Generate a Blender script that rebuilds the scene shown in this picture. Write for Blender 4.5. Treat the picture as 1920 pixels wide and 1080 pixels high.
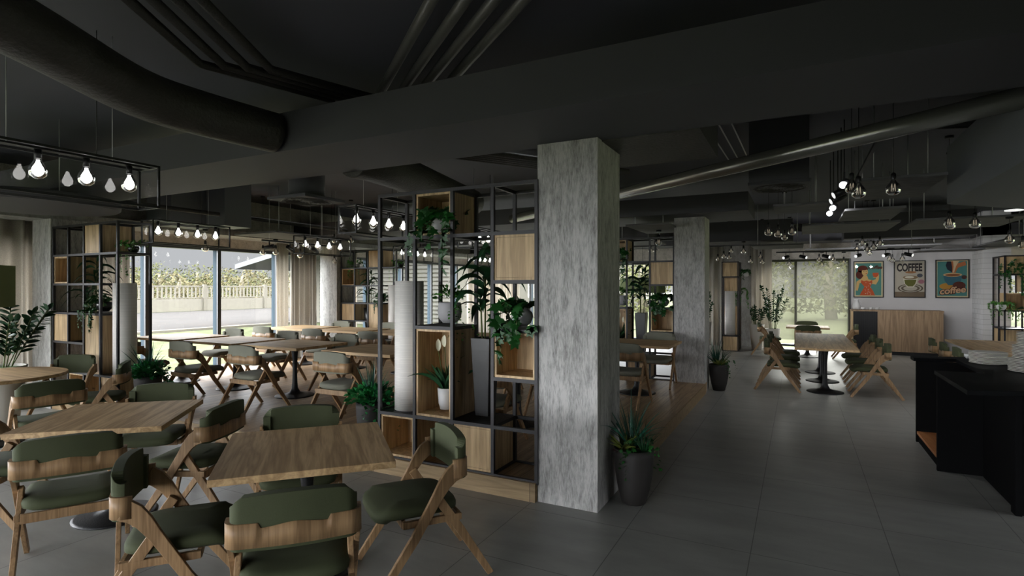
import bpy, math, random
from mathutils import Vector, Matrix
random.seed(7)
for o in list(bpy.data.objects): bpy.data.objects.remove(o)
SC = bpy.context.scene
C = SC.collection
PI = math.pi
# ---------------------------------------------------------------- camera
cam = bpy.data.cameras.new('camera'); camo = bpy.data.objects.new('camera', cam); C.objects.link(camo)
cam.sensor_width = 36; cam.lens = 1041 / 1920 * 36; cam.clip_start = .05; cam.clip_end = 500
camo.location = (0, 0, 1.7); camo.rotation_euler = (PI / 2, 0, math.radians(27.27))
SC.camera = camo
# ---------------------------------------------------------------- colour management
SC.view_settings.view_transform = 'Standard'; SC.view_settings.look = 'None'
SC.view_settings.gamma = 1; SC.view_settings.use_curve_mapping = False
SC.view_settings.exposure = 0.15
SC.cycles.max_bounces = 8; SC.cycles.diffuse_bounces = 5; SC.cycles.transparent_max_bounces = 16
SC.cycles.caustics_reflective = False; SC.cycles.caustics_refractive = False
SC.cycles.sample_clamp_indirect = 4.0
SC.cycles.use_denoising = True
# ---------------------------------------------------------------- sky: pale overcast, brighter towards the hidden sun behind the camera and in an added far lobe
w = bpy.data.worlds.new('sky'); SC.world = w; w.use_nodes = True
nt = w.node_tree; nt.nodes.clear()
out = nt.nodes.new('ShaderNodeOutputWorld'); bg = nt.nodes.new('ShaderNodeBackground')
tc = nt.nodes.new('ShaderNodeTexCoord')
dp = nt.nodes.new('ShaderNodeVectorMath'); dp.operation = 'DOT_PRODUCT'
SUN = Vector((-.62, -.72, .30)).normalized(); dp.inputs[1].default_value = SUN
nrm = nt.nodes.new('ShaderNodeVectorMath'); nrm.operation = 'NORMALIZE'
def rng(src, a, b, c, d, smooth=True):
    m_ = nt.nodes.new('ShaderNodeMapRange'); m_.interpolation_type = 'SMOOTHSTEP' if smooth else 'LINEAR'
    for k_, v_ in zip(('From Min', 'From Max', 'To Min', 'To Max'), (a, b, c, d)): m_.inputs[k_].default_value = v_
    nt.links.new(src, m_.inputs['Value']); return m_.outputs['Result']
nt.links.new(tc.outputs['Generated'], nrm.inputs[0]); nt.links.new(nrm.outputs[0], dp.inputs[0])
sx = nt.nodes.new('ShaderNodeSeparateXYZ'); nt.links.new(nrm.outputs[0], sx.inputs[0])
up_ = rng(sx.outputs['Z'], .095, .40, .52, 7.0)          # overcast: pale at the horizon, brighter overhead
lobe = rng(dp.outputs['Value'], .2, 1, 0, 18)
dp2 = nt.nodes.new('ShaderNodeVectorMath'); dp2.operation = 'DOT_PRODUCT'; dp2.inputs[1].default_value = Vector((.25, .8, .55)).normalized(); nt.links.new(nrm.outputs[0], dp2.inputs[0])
lobe2 = rng(dp2.outputs['Value'], .87, 1, 0, 40)  # second sky lobe, added to brighten the far floor through the back windows
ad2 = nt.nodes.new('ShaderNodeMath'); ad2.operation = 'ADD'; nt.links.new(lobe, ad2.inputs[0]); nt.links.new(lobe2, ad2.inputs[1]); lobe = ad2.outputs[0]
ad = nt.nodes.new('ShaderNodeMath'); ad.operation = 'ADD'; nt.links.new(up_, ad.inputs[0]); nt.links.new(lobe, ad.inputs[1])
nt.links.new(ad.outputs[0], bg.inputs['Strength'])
bg.inputs['Color'].default_value = (.93, .96, 1.0, 1)
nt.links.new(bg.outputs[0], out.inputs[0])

# ================================================================ helpers
class MB:
    def __init__(s): s.v = []; s.f = []; s.sm = []
    def add(s, vs, fs, smooth=False):
        n = len(s.v); s.v += [tuple(p) for p in vs]
        s.f += [tuple(i + n for i in f) for f in fs]; s.sm += [smooth] * len(fs); return s
    def box(s, x0, x1, y0, y1, z0, z1, M=None):
        p = [(x0, y0, z0), (x1, y0, z0), (x1, y1, z0), (x0, y1, z0), (x0, y0, z1), (x1, y0, z1), (x1, y1, z1), (x0, y1, z1)]
        if M: p = [M @ Vector(q) for q in p]
        return s.add(p, [(0, 3, 2, 1), (4, 5, 6, 7), (0, 1, 5, 4), (1, 2, 6, 5), (2, 3, 7, 6), (3, 0, 4, 7)])
    def prism(s, poly, a, b, axis='z', smooth=False):
        # poly: 2D outline, extruded from a to b along axis
        def P(u, v, t): return (u, v, t) if axis == 'z' else ((t, u, v) if axis == 'x' else (u, t, v))
        n = len(poly); vs = [P(u, v, a) for u, v in poly] + [P(u, v, b) for u, v in poly]
        s.add(vs, [tuple(range(n))[::-1], tuple(range(n, 2 * n))])
        k = len(s.v) - 2 * n
        s.f += [(k + i, k + (i + 1) % n, k + n + (i + 1) % n, k + n + i) for i in range(n)]; s.sm += [smooth] * n
        return s
    def tube(s, pts, r, n=8, cap=True, up=None):
        pts = [Vector(p) for p in pts]; rs = r if isinstance(r, (list, tuple)) else [r] * len(pts)
        base = len(s.v); ref = None
        for i, p in enumerate(pts):
            d = (pts[min(i + 1, len(pts) - 1)] - pts[max(i - 1, 0)]).normalized()
            if ref is None:
                ref = Vector((0, 0, 1)) if abs(d.z) < .9 else Vector((1, 0, 0))
            a = d.cross(ref).normalized(); b = a.cross(d).normalized(); ref = b
            for k in range(n):
                t = 2 * PI * k / n
                s.v.append(tuple(p + (a * math.cos(t) + b * math.sin(t)) * rs[i]))
        for i in range(len(pts) - 1):
            for k in range(n):
                s.f.append((base + i * n + k, base + i * n + (k + 1) % n, base + (i + 1) * n + (k + 1) % n, base + (i + 1) * n + k)); s.sm.append(n > 4)
        if cap:
            s.f.append(tuple(range(base, base + n))[::-1]); s.sm.append(False)
            e = base + (len(pts) - 1) * n; s.f.append(tuple(range(e, e + n))); s.sm.append(False)
        return s
    def lathe(s, prof, n=24, c=(0, 0, 0), M=None, smooth=True, closed=True):
        base = len(s.v)
        for r, z in prof:
            for k in range(n):
                t = 2 * PI * k / n
                p = Vector((c[0] + r * math.cos(t), c[1] + r * math.sin(t), c[2] + z))
                s.v.append(tuple(M @ p if M else p))
        for i in range(len(prof) - 1):
            for k in range(n):
                s.f.append((base + i * n + k, base + i * n + (k + 1) % n, base + (i + 1) * n + (k + 1) % n, base + (i + 1) * n + k)); s.sm.append(smooth)
        if closed:
            s.f.append(tuple(range(base, base + n))[::-1]); s.sm.append(False)
            e = base + (len(prof) - 1) * n; s.f.append(tuple(range(e, e + n))); s.sm.append(False)
        return s
    def bar(s, a, b, t):
        # square bar between two axis-aligned points
        a = Vector(a); b = Vector(b); h = t / 2
        lo = [min(a[i], b[i]) - h for i in range(3)]; hi = [max(a[i], b[i]) + h for i in range(3)]
        return s.box(lo[0], hi[0], lo[1], hi[1], lo[2], hi[2])
    def blade(s, p, d, L, W, bend=.5, n=5, shape=None, twist=None, fold=.25):
        if twist is None: twist = random.uniform(-.9, .9)
        # a leaf: strip along a path that bends down under gravity
        p = Vector(p); d = Vector(d).normalized()
        side = d.cross(Vector((0, 0, 1)))
        if side.length < .05: side = Vector((math.cos(twist), math.sin(twist), 0))
        side.normalize(); base = len(s.v); st = L / n
        if twist: side = Matrix.Rotation(twist, 3, d) @ side
        for i in range(n + 1):
            t = i / n; wd = W * (shape(t) if shape else math.sin(PI * min(1, .12 + t * .88)) ** .8) / 2
            if i == n: wd = W * .02
            nn = side.cross(d).normalized()
            s.v += [tuple(p - side * wd + nn * wd * fold), tuple(p), tuple(p + side * wd + nn * wd * fold)]
            p = p + d * st
            d = (d + Vector((0, 0, -1)) * bend * (st / L) * 1.6).normalized()
            side = (side - d * side.dot(d)).normalized()
        for i in range(n):
            k = base + i * 3
            s.f += [(k, k + 1, k + 4, k + 3), (k + 1, k + 2, k + 5, k + 4)]; s.sm += [True, True]
        return s
    def star(s, p, d, nrm_, S):
        # ivy leaf: five lobes
        d = Vector(d).normalized(); nrm_ = Vector(nrm_); side = d.cross(nrm_)
        if side.length < .01: side = Vector((1, 0, 0))
        side.normalize(); nrm_ = side.cross(d); p = Vector(p)
        o = [(0, 0), (-.22, -.1), (-.55, .02), (-.33, .28), (-.5, .62), (-.2, .6), (0, 1.05), (.2, .6), (.5, .62), (.33, .28), (.55, .02), (.22, -.1)]
        base = len(s.v)
        for u, v in o: s.v.append(tuple(p + side * u * S + d * v * S + nrm_ * (-.25 * S * (u * u + .5 * (v - .3) ** 2))))
        s.v.append(tuple(p + d * .32 * S + nrm_ * .04 * S)); c = len(s.v) - 1
        for i in range(12): s.f.append((base + i, base + (i + 1) % 12, c)); s.sm.append(True)
        return s

def build(name, mb, mat, parent=None, bevel=0, label=None, sub=0):
    me = bpy.data.meshes.new(name); me.from_pydata(mb.v, [], mb.f)
    me.polygons.foreach_set('use_smooth', mb.sm); me.materials.append(mat)
    o = bpy.data.objects.new(name, me); C.objects.link(o)
    if parent: o.parent = parent
    if bevel:
        m = o.modifiers.new('bevel', 'BEVEL'); m.width = bevel; m.segments = 2; m.limit_method = 'ANGLE'
    if sub:
        m = o.modifiers.new('sub', 'SUBSURF'); m.levels = sub; m.render_levels = sub
    if label: o['label'] = label
    return o
def thing(name, label, cat, loc=(0, 0, 0), rz=0, group=None):
    o = bpy.data.objects.new(name, None); C.objects.link(o); o.empty_display_size = .1
    o.location = loc; o.rotation_euler = (0, 0, rz); o['label'] = label; o['category'] = cat
    if group: o['group'] = group
    return o
def tag(o, label, cat, group=None, kind=None):
    o['label'] = label; o['category'] = cat
    if group: o['group'] = group
    if kind: o['kind'] = kind
    return o
def struct(name, mb, mat, parent=None, bevel=0, label=None):
    o = build(name, mb, mat, parent, bevel)
    if not parent:
        o['kind'] = 'structure'
    if label: o['label'] = label
    return o
def tag_s(o, label=None):
    o['kind'] = 'structure'
    if label: o['label'] = label
    return o
def dup(root, loc=None, rz=None, label=None, group=None):
    r = root.copy(); C.objects.link(r)
    if loc is not None: r.location = loc
    if rz is not None: r.rotation_euler = (0, 0, rz)
    if label: r['label'] = label
    if group: r['group'] = group
    for ch in list(root.children):
        c = ch.copy(); C.objects.link(c); c.parent = r
        for g in list(ch.children):
            d = g.copy(); C.objects.link(d); d.parent = c
    return r

# ================================================================ materials
def srgb(r, g, b):
    f = lambda c: (c / 255 / 12.92) if c / 255 <= .04045 else ((c / 255 + .055) / 1.055) ** 2.4
    return (f(r), f(g), f(b), 1)
def mat(name, col, rough=.6, metal=0, spec=.5, bump=0, bscale=60, var=0, vscale=4, emit=None, estr=0, trans=0):
    m = bpy.data.materials.new(name); m.use_nodes = True; n = m.node_tree.nodes; l = m.node_tree.links
    b = n['Principled BSDF']; b.inputs['Base Color'].default_value = col; b.inputs['Roughness'].default_value = rough
    b.inputs['Metallic'].default_value = metal; b.inputs['Specular IOR Level'].default_value = spec
    t = n.new('ShaderNodeTexCoord')
    if var:
        ns = n.new('ShaderNodeTexNoise'); ns.inputs['Scale'].default_value = vscale; ns.inputs['Detail'].default_value = 4
        l.new(t.outputs['Object'], ns.inputs['Vector'])
        r = n.new('ShaderNodeValToRGB'); r.color_ramp.elements[0].position = .3; r.color_ramp.elements[1].position = .7
        r.color_ramp.elements[0].color = tuple(c * (1 - var) for c in col[:3]) + (1,)
        r.color_ramp.elements[1].color = tuple(min(1, c * (1 + var)) for c in col[:3]) + (1,)
        l.new(ns.outputs['Fac'], r.inputs[0]); l.new(r.outputs[0], b.inputs['Base Color'])
    if bump:
        ns = n.new('ShaderNodeTexNoise'); ns.inputs['Scale'].default_value = bscale
        l.new(t.outputs['Object'], ns.inputs['Vector'])
        bp = n.new('ShaderNodeBump'); bp.inputs['Strength'].default_value = bump; bp.inputs['Distance'].default_value = .02
        l.new(ns.outputs['Fac'], bp.inputs['Height']); l.new(bp.outputs[0], b.inputs['Normal'])
    if emit:
        b.inputs['Emission Color'].default_value = emit; b.inputs['Emission Strength'].default_value = estr
    if trans: b.inputs['Transmission Weight'].default_value = trans
    return m
def wood(name, c0, c1, axis='x', rough=.5, scale=1.0, plank=None):
    # oak: noise stretched along the grain axis, plus slow cathedral bands
    m = bpy.data.materials.new(name); m.use_nodes = True; n = m.node_tree.nodes; l = m.node_tree.links
    b = n['Principled BSDF']; b.inputs['Roughness'].default_value = rough; b.inputs['Specular IOR Level'].default_value = .35
    t = n.new('ShaderNodeTexCoord'); mp = n.new('ShaderNodeMapping')
    g = {'x': (.9, 14, 14), 'y': (14, .9, 14), 'z': (14, 14, .9)}[axis]
    mp.inputs['Scale'].default_value = tuple(q * scale for q in g)
    l.new(t.outputs['Object'], mp.inputs['Vector'])
    a = n.new('ShaderNodeTexNoise'); a.inputs['Scale'].default_value = 1; a.inputs['Detail'].default_value = 3; a.inputs['Distortion'].default_value = .6
    f = n.new('ShaderNodeTexNoise'); f.inputs['Scale'].default_value = 7; f.inputs['Detail'].default_value = 5
    l.new(mp.outputs[0], a.inputs['Vector']); l.new(mp.outputs[0], f.inputs['Vector'])
    ml = n.new('ShaderNodeMath'); ml.operation = 'MULTIPLY'; ml.inputs[1].default_value = 7; l.new(a.outputs['Fac'], ml.inputs[0])
    fr = n.new('ShaderNodeMath'); fr.operation = 'PINGPONG'; fr.inputs[1].default_value = 1; l.new(ml.outputs[0], fr.inputs[0])
    mx = n.new('ShaderNodeMath'); mx.operation = 'MULTIPLY_ADD'; mx.inputs[1].default_value = .5
    l.new(fr.outputs[0], mx.inputs[0])
    h = n.new('ShaderNodeMath'); h.operation = 'MULTIPLY'; h.inputs[1].default_value = .5; l.new(f.outputs['Fac'], h.inputs[0]); l.new(h.outputs[0], mx.inputs[2])
    r = n.new('ShaderNodeValToRGB'); r.color_ramp.elements[0].position = .15; r.color_ramp.elements[1].position = .85
    r.color_ramp.elements[0].color = c0; r.color_ramp.elements[1].color = c1
    l.new(mx.outputs[0], r.inputs[0])
    colr = r.outputs[0]
    if plank:
        w_, len_, ang = plank
        mp2 = n.new('ShaderNodeMapping'); mp2.inputs['Rotation'].default_value = (0, 0, ang); l.new(t.outputs['Object'], mp2.inputs['Vector'])
        br = n.new('ShaderNodeTexBrick'); br.inputs['Scale'].default_value = 1; br.inputs['Brick Width'].default_value = len_
        br.inputs['Row Height'].default_value = w_; br.inputs['Mortar Size'].default_value = .0025; br.inputs['Mortar'].default_value = (.12, .09, .06, 1)
        br.inputs['Color1'].default_value = (.82, .82, .82, 1); br.inputs['Color2'].default_value = (1.12, 1.12, 1.12, 1)
        br.offset = .37; l.new(mp2.outputs[0], br.inputs['Vector'])
        mm = n.new('ShaderNodeMix'); mm.data_type = 'RGBA'; mm.blend_type = 'MULTIPLY'; mm.inputs[0].default_value = 1
        l.new(colr, mm.inputs[6]); l.new(br.outputs[0], mm.inputs[7]); colr = mm.outputs[2]
    l.new(colr, b.inputs['Base Color'])
    return m
def concrete(name, c0, c1, stretch=(1, 1, .25), scale=6, bump=.3, streak=True, rough=.8):
    m = bpy.data.materials.new(name); m.use_nodes = True; n = m.node_tree.nodes; l = m.node_tree.links
    b = n['Principled BSDF']; b.inputs['Roughness'].default_value = rough; b.inputs['Specular IOR Level'].default_value = .3
    t = n.new('ShaderNodeTexCoord'); mp = n.new('ShaderNodeMapping'); mp.inputs['Scale'].default_value = stretch
    l.new(t.outputs['Object'], mp.inputs['Vector'])
    a = n.new('ShaderNodeTexNoise'); a.inputs['Scale'].default_value = scale; a.inputs['Detail'].default_value = 8; a.inputs['Roughness'].default_value = .65
    f = n.new('ShaderNodeTexNoise'); f.inputs['Scale'].default_value = scale * 6; f.inputs['Detail'].default_value = 6; f.inputs['Roughness'].default_value = .7
    l.new(mp.outputs[0], a.inputs['Vector']); l.new(mp.outputs[0], f.inputs['Vector'])
    mx = n.new('ShaderNodeMath'); mx.operation = 'ADD'; l.new(a.outputs['Fac'], mx.inputs[0]); l.new(f.outputs['Fac'], mx.inputs[1])
    r = n.new('ShaderNodeValToRGB'); e = r.color_ramp.elements
    e[0].position = .36; e[0].color = c0; e[1].position = .56; e[1].color = c1
    hv = n.new('ShaderNodeMath'); hv.operation = 'MULTIPLY'; hv.inputs[1].default_value = .5; l.new(mx.outputs[0], hv.inputs[0])
    l.new(hv.outputs[0], r.inputs[0]); l.new(r.outputs[0], b.inputs['Base Color'])
    bp = n.new('ShaderNodeBump'); bp.inputs['Strength'].default_value = bump; bp.inputs['Distance'].default_value = .01
    l.new(f.outputs['Fac'], bp.inputs['Height']); l.new(bp.outputs[0], b.inputs['Normal'])
    return m
def brickmat(name, c, mortar, bw, rh, off, origin, msize=.004, rough=.45, var=.1, plane='xy', nscale=3, spec=.5):
    m = bpy.data.materials.new(name); m.use_nodes = True; n = m.node_tree.nodes; l = m.node_tree.links
    b = n['Principled BSDF']; b.inputs['Roughness'].default_value = rough; b.inputs['Specular IOR Level'].default_value = spec
    t = n.new('ShaderNodeTexCoord'); mp = n.new('ShaderNodeMapping'); mp.inputs['Location'].default_value = origin
    if plane == 'yz': mp.inputs['Rotation'].default_value = (0, PI / 2, PI / 2)
    if plane == 'xz': mp.inputs['Rotation'].default_value = (PI / 2, 0, 0)
    l.new(t.outputs['Object'], mp.inputs['Vector'])
    br = n.new('ShaderNodeTexBrick'); br.inputs['Scale'].default_value = 1; br.inputs['Brick Width'].default_value = bw
    br.inputs['Row Height'].default_value = rh; br.inputs['Mortar Size'].default_value = msize; br.offset = off
    br.inputs['Color1'].default_value = (.96, .96, .96, 1); br.inputs['Color2'].default_value = (1.04, 1.04, 1.04, 1)
    br.inputs['Mortar'].default_value = mortar; l.new(mp.outputs[0], br.inputs['Vector'])
    ns = n.new('ShaderNodeTexNoise'); ns.inputs['Scale'].default_value = nscale; ns.inputs['Detail'].default_value = 8; ns.inputs['Roughness'].default_value = .6
    mp3 = n.new('ShaderNodeMapping'); mp3.inputs['Scale'].default_value = (.5, 1.5, 1); l.new(t.outputs['Object'], mp3.inputs['Vector']); l.new(mp3.outputs[0], ns.inputs['Vector'])
    r = n.new('ShaderNodeValToRGB'); r.color_ramp.elements[0].position = .3; r.color_ramp.elements[1].position = .7
    r.color_ramp.elements[0].color = tuple(q * (1 - var) for q in c[:3]) + (1,); r.color_ramp.elements[1].color = tuple(q * (1 + var) for q in c[:3]) + (1,)
    l.new(ns.outputs['Fac'], r.inputs[0])
    mm = n.new('ShaderNodeMix'); mm.data_type = 'RGBA'; mm.blend_type = 'MULTIPLY'; mm.inputs[0].default_value = 1
    l.new(r.outputs[0], mm.inputs[6]); l.new(br.outputs[0], mm.inputs[7]); l.new(mm.outputs[2], b.inputs['Base Color'])
    bp = n.new('ShaderNodeBump'); bp.inputs['Strength'].default_value = .15; bp.inputs['Distance'].default_value = .01
    l.new(ns.outputs['Fac'], bp.inputs['Height']); l.new(bp.outputs[0], b.inputs['Normal'])
    return m
def glassmat(name, tint=(1, 1, 1, 1), refl=.9):
    # thin pane: see-through with a Fresnel reflection
    m = bpy.data.materials.new(name); m.use_nodes = True; n = m.node_tree.nodes; l = m.node_tree.links; n.clear()
    o = n.new('ShaderNodeOutputMaterial'); mx = n.new('ShaderNodeMixShader'); tr = n.new('ShaderNodeBsdfTransparent'); gl = n.new('ShaderNodeBsdfGlossy')
    fr = n.new('ShaderNodeFresnel'); fr.inputs['IOR'].default_value = 1.5; tr.inputs[0].default_value = tint
    gl.inputs['Roughness'].default_value = .0; gl.inputs['Color'].default_value = (refl, refl, refl, 1)
    l.new(fr.outputs[0], mx.inputs[0]); l.new(tr.outputs[0], mx.inputs[1]); l.new(gl.outputs[0], mx.inputs[2]); l.new(mx.outputs[0], o.inputs[0])
    return m
def clothmat(name, c, translucent=.35, weave=220):
    m = bpy.data.materials.new(name); m.use_nodes = True; n = m.node_tree.nodes; l = m.node_tree.links; n.clear()
    o = n.new('ShaderNodeOutputMaterial'); d = n.new('ShaderNodeBsdfDiffuse'); tr = n.new('ShaderNodeBsdfTranslucent'); mx = n.new('ShaderNodeMixShader')
    t = n.new('ShaderNodeTexCoord'); w1 = n.new('ShaderNodeTexNoise'); mp = n.new('ShaderNodeMapping'); mp.inputs['Scale'].default_value = (weave * .3, weave * .3, weave)
    l.new(t.outputs['Object'], mp.inputs['Vector']); l.new(mp.outputs[0], w1.inputs['Vector']); w1.inputs['Scale'].default_value = 1
    r = n.new('ShaderNodeValToRGB'); r.color_ramp.elements[0].color = tuple(q * .72 for q in c[:3]) + (1,); r.color_ramp.elements[1].color = c
    r.color_ramp.elements[0].position = .3; r.color_ramp.elements[1].position = .7
    l.new(w1.outputs['Fac'], r.inputs[0]); l.new(r.outputs[0], d.inputs[0]); l.new(r.outputs[0], tr.inputs[0])
    mx.inputs[0].default_value = translucent; l.new(d.outputs[0], mx.inputs[1]); l.new(tr.outputs[0], mx.inputs[2]); l.new(mx.outputs[0], o.inputs[0])
    return m
OAK0, OAK1 = srgb(152, 122, 86), srgb(206, 174, 130)
M_oak_x = wood('oak_board', OAK0, OAK1, 'x', scale=.75)
M_oak_y = wood('oak_board_across', OAK0, OAK1, 'y')
M_oak_z = wood('oak_upright', srgb(158, 132, 96), srgb(212, 184, 142), 'z')
M_oak_in = wood('oak_cubby', srgb(132, 106, 78), srgb(190, 160, 122), 'x')
M_chairwood = wood('bent_oak', srgb(118, 92, 64), srgb(166, 134, 98), 'z', scale=1.6)
M_platform = wood('platform_planks', srgb(128, 103, 76), srgb(176, 148, 114), 'y', rough=.38, plank=(.145, 1.1, PI / 2))
M_plinth = wood('platform_face', srgb(118, 98, 70), srgb(150, 128, 96), 'x', rough=.5, plank=(5, .8, 0))
M_side = wood('sideboard_oak', srgb(118, 96, 74), srgb(160, 134, 106), 'z', scale=.7)
M_col = concrete('column_concrete', srgb(120, 119, 116), srgb(188, 187, 184), (2.6, 2.6, .5), 6, .3)
M_rough = concrete('rough_lintel', srgb(150, 145, 136), srgb(198, 192, 184), (1, 1, 1), 9, 1.0)
M_floor = brickmat('floor_tile', srgb(138, 138, 133), (.35, .35, .35, 1), .805, .8, 0, (1.077, -3.862, 0), .003, .34, .16)
M_ceil = mat('ceiling_paint', srgb(80, 81, 89), .75, var=.08, vscale=.8)
M_beam = mat('beam_paint', srgb(70, 70, 75), .7, var=.06, vscale=1.0)
M_duct = mat('duct_wrap', srgb(54, 52, 49), .6, bump=.4, bscale=40, var=.15, vscale=6)
M_pipe = mat('conduit_metal', srgb(104, 103, 100), .42, .25, var=.06)
M_silver = mat('steel_pipe', srgb(158, 157, 153), .24, .6)
M_black = mat('black_steel', srgb(22, 22, 24), .45, .3, bump=.1, bscale=90)
M_frame = mat('shelf_frame_steel', srgb(40, 39, 42), .5, .2)
M_blackpot = mat('black_pot_gloss', srgb(20, 20, 21), .3)
M_darkpot = mat('charcoal_pot', srgb(34, 31, 29), .65)
M_whitepot = mat('white_ceramic', srgb(205, 205, 205), .35)
M_greypot = mat('pale_grey_pot', srgb(165, 164, 166), .6)
M_beigepot = mat('cream_planter', srgb(186, 182, 172), .6, var=.04)
M_soil = mat('soil', srgb(40, 30, 22), .95, var=.3, vscale=40)
M_moss = mat('moss', srgb(70, 104, 40), .95, bump=.6, bscale=60, var=.3, vscale=40)
M_green = mat('green_upholstery', srgb(60, 66, 40), .85, bump=.08, bscale=300, var=.06, vscale=10)
M_olive = mat('grey_olive_upholstery', srgb(112, 112, 98), .85, bump=.08, bscale=300, var=.05, vscale=10)
M_shade = mat('green_felt', srgb(110, 122, 82), .9, var=.06, vscale=8)
M_tubelamp = brickmat('ribbed_paper', srgb(236, 232, 226), (.93, .93, .93, 1), 5, .016, 0, (0, 0, 0), .0025, .7, .02, 'xz')
M_leaf = mat('ivy_leaf', srgb(18, 72, 20), .5, var=.3, vscale=12)
M_leafd = mat('dark_leaf', srgb(28, 66, 38), .42, var=.3, vscale=12)
M_leafb = mat('blue_green_blade', srgb(30, 78, 62), .45, var=.3, vscale=12)
M_leafl = mat('light_leaf', srgb(58, 116, 36), .5, var=.3, vscale=14)
M_leafr = mat('red_leaf', srgb(110, 26, 26), .5, var=.3, vscale=12)
M_bush = mat('bush_leaf', srgb(36, 124, 62), .5, var=.3, vscale=14)
M_stem = mat('stem', srgb(86, 96, 50), .6)
M_spathe = mat('white_spathe', srgb(225, 222, 196), .6)
M_wallw = mat('white_plaster', srgb(196, 194, 194), .8, var=.02)
M_wallg = concrete('grey_wall', srgb(120, 118, 114), srgb(160, 158, 154), (1, 1, .4), 4, .2)
M_brick = brickmat('white_brick', srgb(206, 206, 206), (.72, .72, .72, 1), .24, .12, .5, (0, 0, 0), .006, .7, .03, 'yz')
M_mull = mat('window_frame_paint', srgb(60, 62, 66), .5, .1)
M_mullo = mat('window_frame_sky_tint', srgb(58, 70, 78), .8, 0, spec=.1)  # bluish skylight on the mullion sides is put into this colour
M_glass = glassmat('window_glass')
M_lglass = glassmat('lamp_glass', refl=1.0)
M_pglass = glassmat('poster_glass', refl=.3)
M_bulbglass = glassmat('bulb_glass', tint=(.93, .93, .92, 1))
M_hot = mat('bulb_glow', (1, 1, 1, 1), .5, emit=(1, .98, .95, 1), estr=9)
M_spot = mat('spot_face', (1, 1, 1, 1), .5, emit=(1, 1, 1, 1), estr=.75)
M_fil = mat('filament', srgb(200, 185, 160), .5, emit=(1, .85, .65, 1), estr=.25)
M_rod = mat('pale_rod', srgb(190, 190, 192), .4, .3)
M_panel = wood('dark_acoustic_board', srgb(82, 82, 84), srgb(112, 112, 114), 'x', .8, 1.2)
M_lin = clothmat('linen_brown', srgb(198, 192, 182), .42)
M_sheer = clothmat('linen_pale', srgb(226, 220, 210), .55)
M_blind = clothmat('blind_mesh', srgb(92, 91, 80), .6, 300)
_n = M_blind.node_tree.nodes; _l = M_blind.node_tree.links; _o = [q for q in _n if q.type == 'OUTPUT_MATERIAL'][0]; _m = _n.new('ShaderNodeMixShader'); _t = _n.new('ShaderNodeBsdfTransparent')
_t.inputs[0].default_value = (.9, .88, .8, 1); _m.inputs[0].default_value = .28; _src = _o.inputs[0].links[0].from_socket
_l.new(_src, _m.inputs[1]); _l.new(_t.outputs[0], _m.inputs[2]); _l.new(_m.outputs[0], _o.inputs[0])
M_bar = mat('bar_black', srgb(7, 7, 8), .85, spec=.1)
M_bartop = mat('bar_top', srgb(7, 8, 11), .6, spec=.1, bump=.02, bscale=30)
M_barwood = wood('bar_shelf_wood', srgb(140, 88, 50), srgb(190, 130, 84), 'y')
M_plate = mat('porcelain', srgb(224, 222, 214), .22)
M_bulk = mat('bulkhead_grey', srgb(104, 108, 116), .6, var=.05, vscale=1)
M_grass = mat('lawn_grass', srgb(80, 84, 62), .95, bump=.6, bscale=30, var=.3, vscale=2.5, spec=.02)
M_road = mat('asphalt', srgb(66, 64, 62), .9, var=.06, vscale=.6, spec=.02)
M_kerb = mat('pale_kerb', srgb(112, 108, 98), .9, spec=.02)
M_fence = mat('fence_cream', srgb(120, 116, 106), .85, var=.04, spec=.02)
M_tree = mat('far_foliage', srgb(80, 82, 54), .95, bump=1.0, bscale=3, var=.4, vscale=1.5, spec=.02)
M_tree2 = mat('dry_foliage', srgb(96, 90, 68), .95, bump=1.0, bscale=3, var=.35, vscale=1.5, spec=.02)
M_bark = mat('pale_bark', srgb(110, 104, 92), .9, spec=.02)
M_hill = mat('far_hill', srgb(140, 142, 140), 1.0, var=.06, vscale=.02, spec=.02)
M_house = mat('house_wall', srgb(96, 94, 86), .9, var=.05, spec=.02)
M_roof = mat('house_roof', srgb(98, 100, 100), .8, spec=.02)
M_louv = mat('louvre_grey', srgb(84, 83, 78), .7, spec=.02)

# ================================================================ the room
XL, XR, YB, YF = -10.2, 6.4, 17.5, -6.0      # facade, right wall, far wall, wall behind the camera
ZC = 3.5
struct('floor', MB().box(XL - .3, XR + .3, YF - .3, YB + .3, -.2, 0), M_floor)
struct('ceiling', MB().box(XL - .3, XR + .3, YF - .3, YB + .3, ZC, ZC + .2), M_ceil)
# raised wooden platform with plank face
pf = MB(); pf.box(XL, -1.85, 4.0, 4.62, 0, .15); pf.box(XL, -1.335, 4.62, 9.6, 0, .15)
struct('floor_platform', pf, M_platform)
pl = MB(); pl.box(XL, -1.85, 3.985, 3.9995, 0, .149); struct('trim_1', pl, M_plinth)
pl = MB(); pl.box(-1.3345, -1.32, 4.62, 9.4, 0, .149); struct('trim_2', pl, M_plinth)
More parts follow.
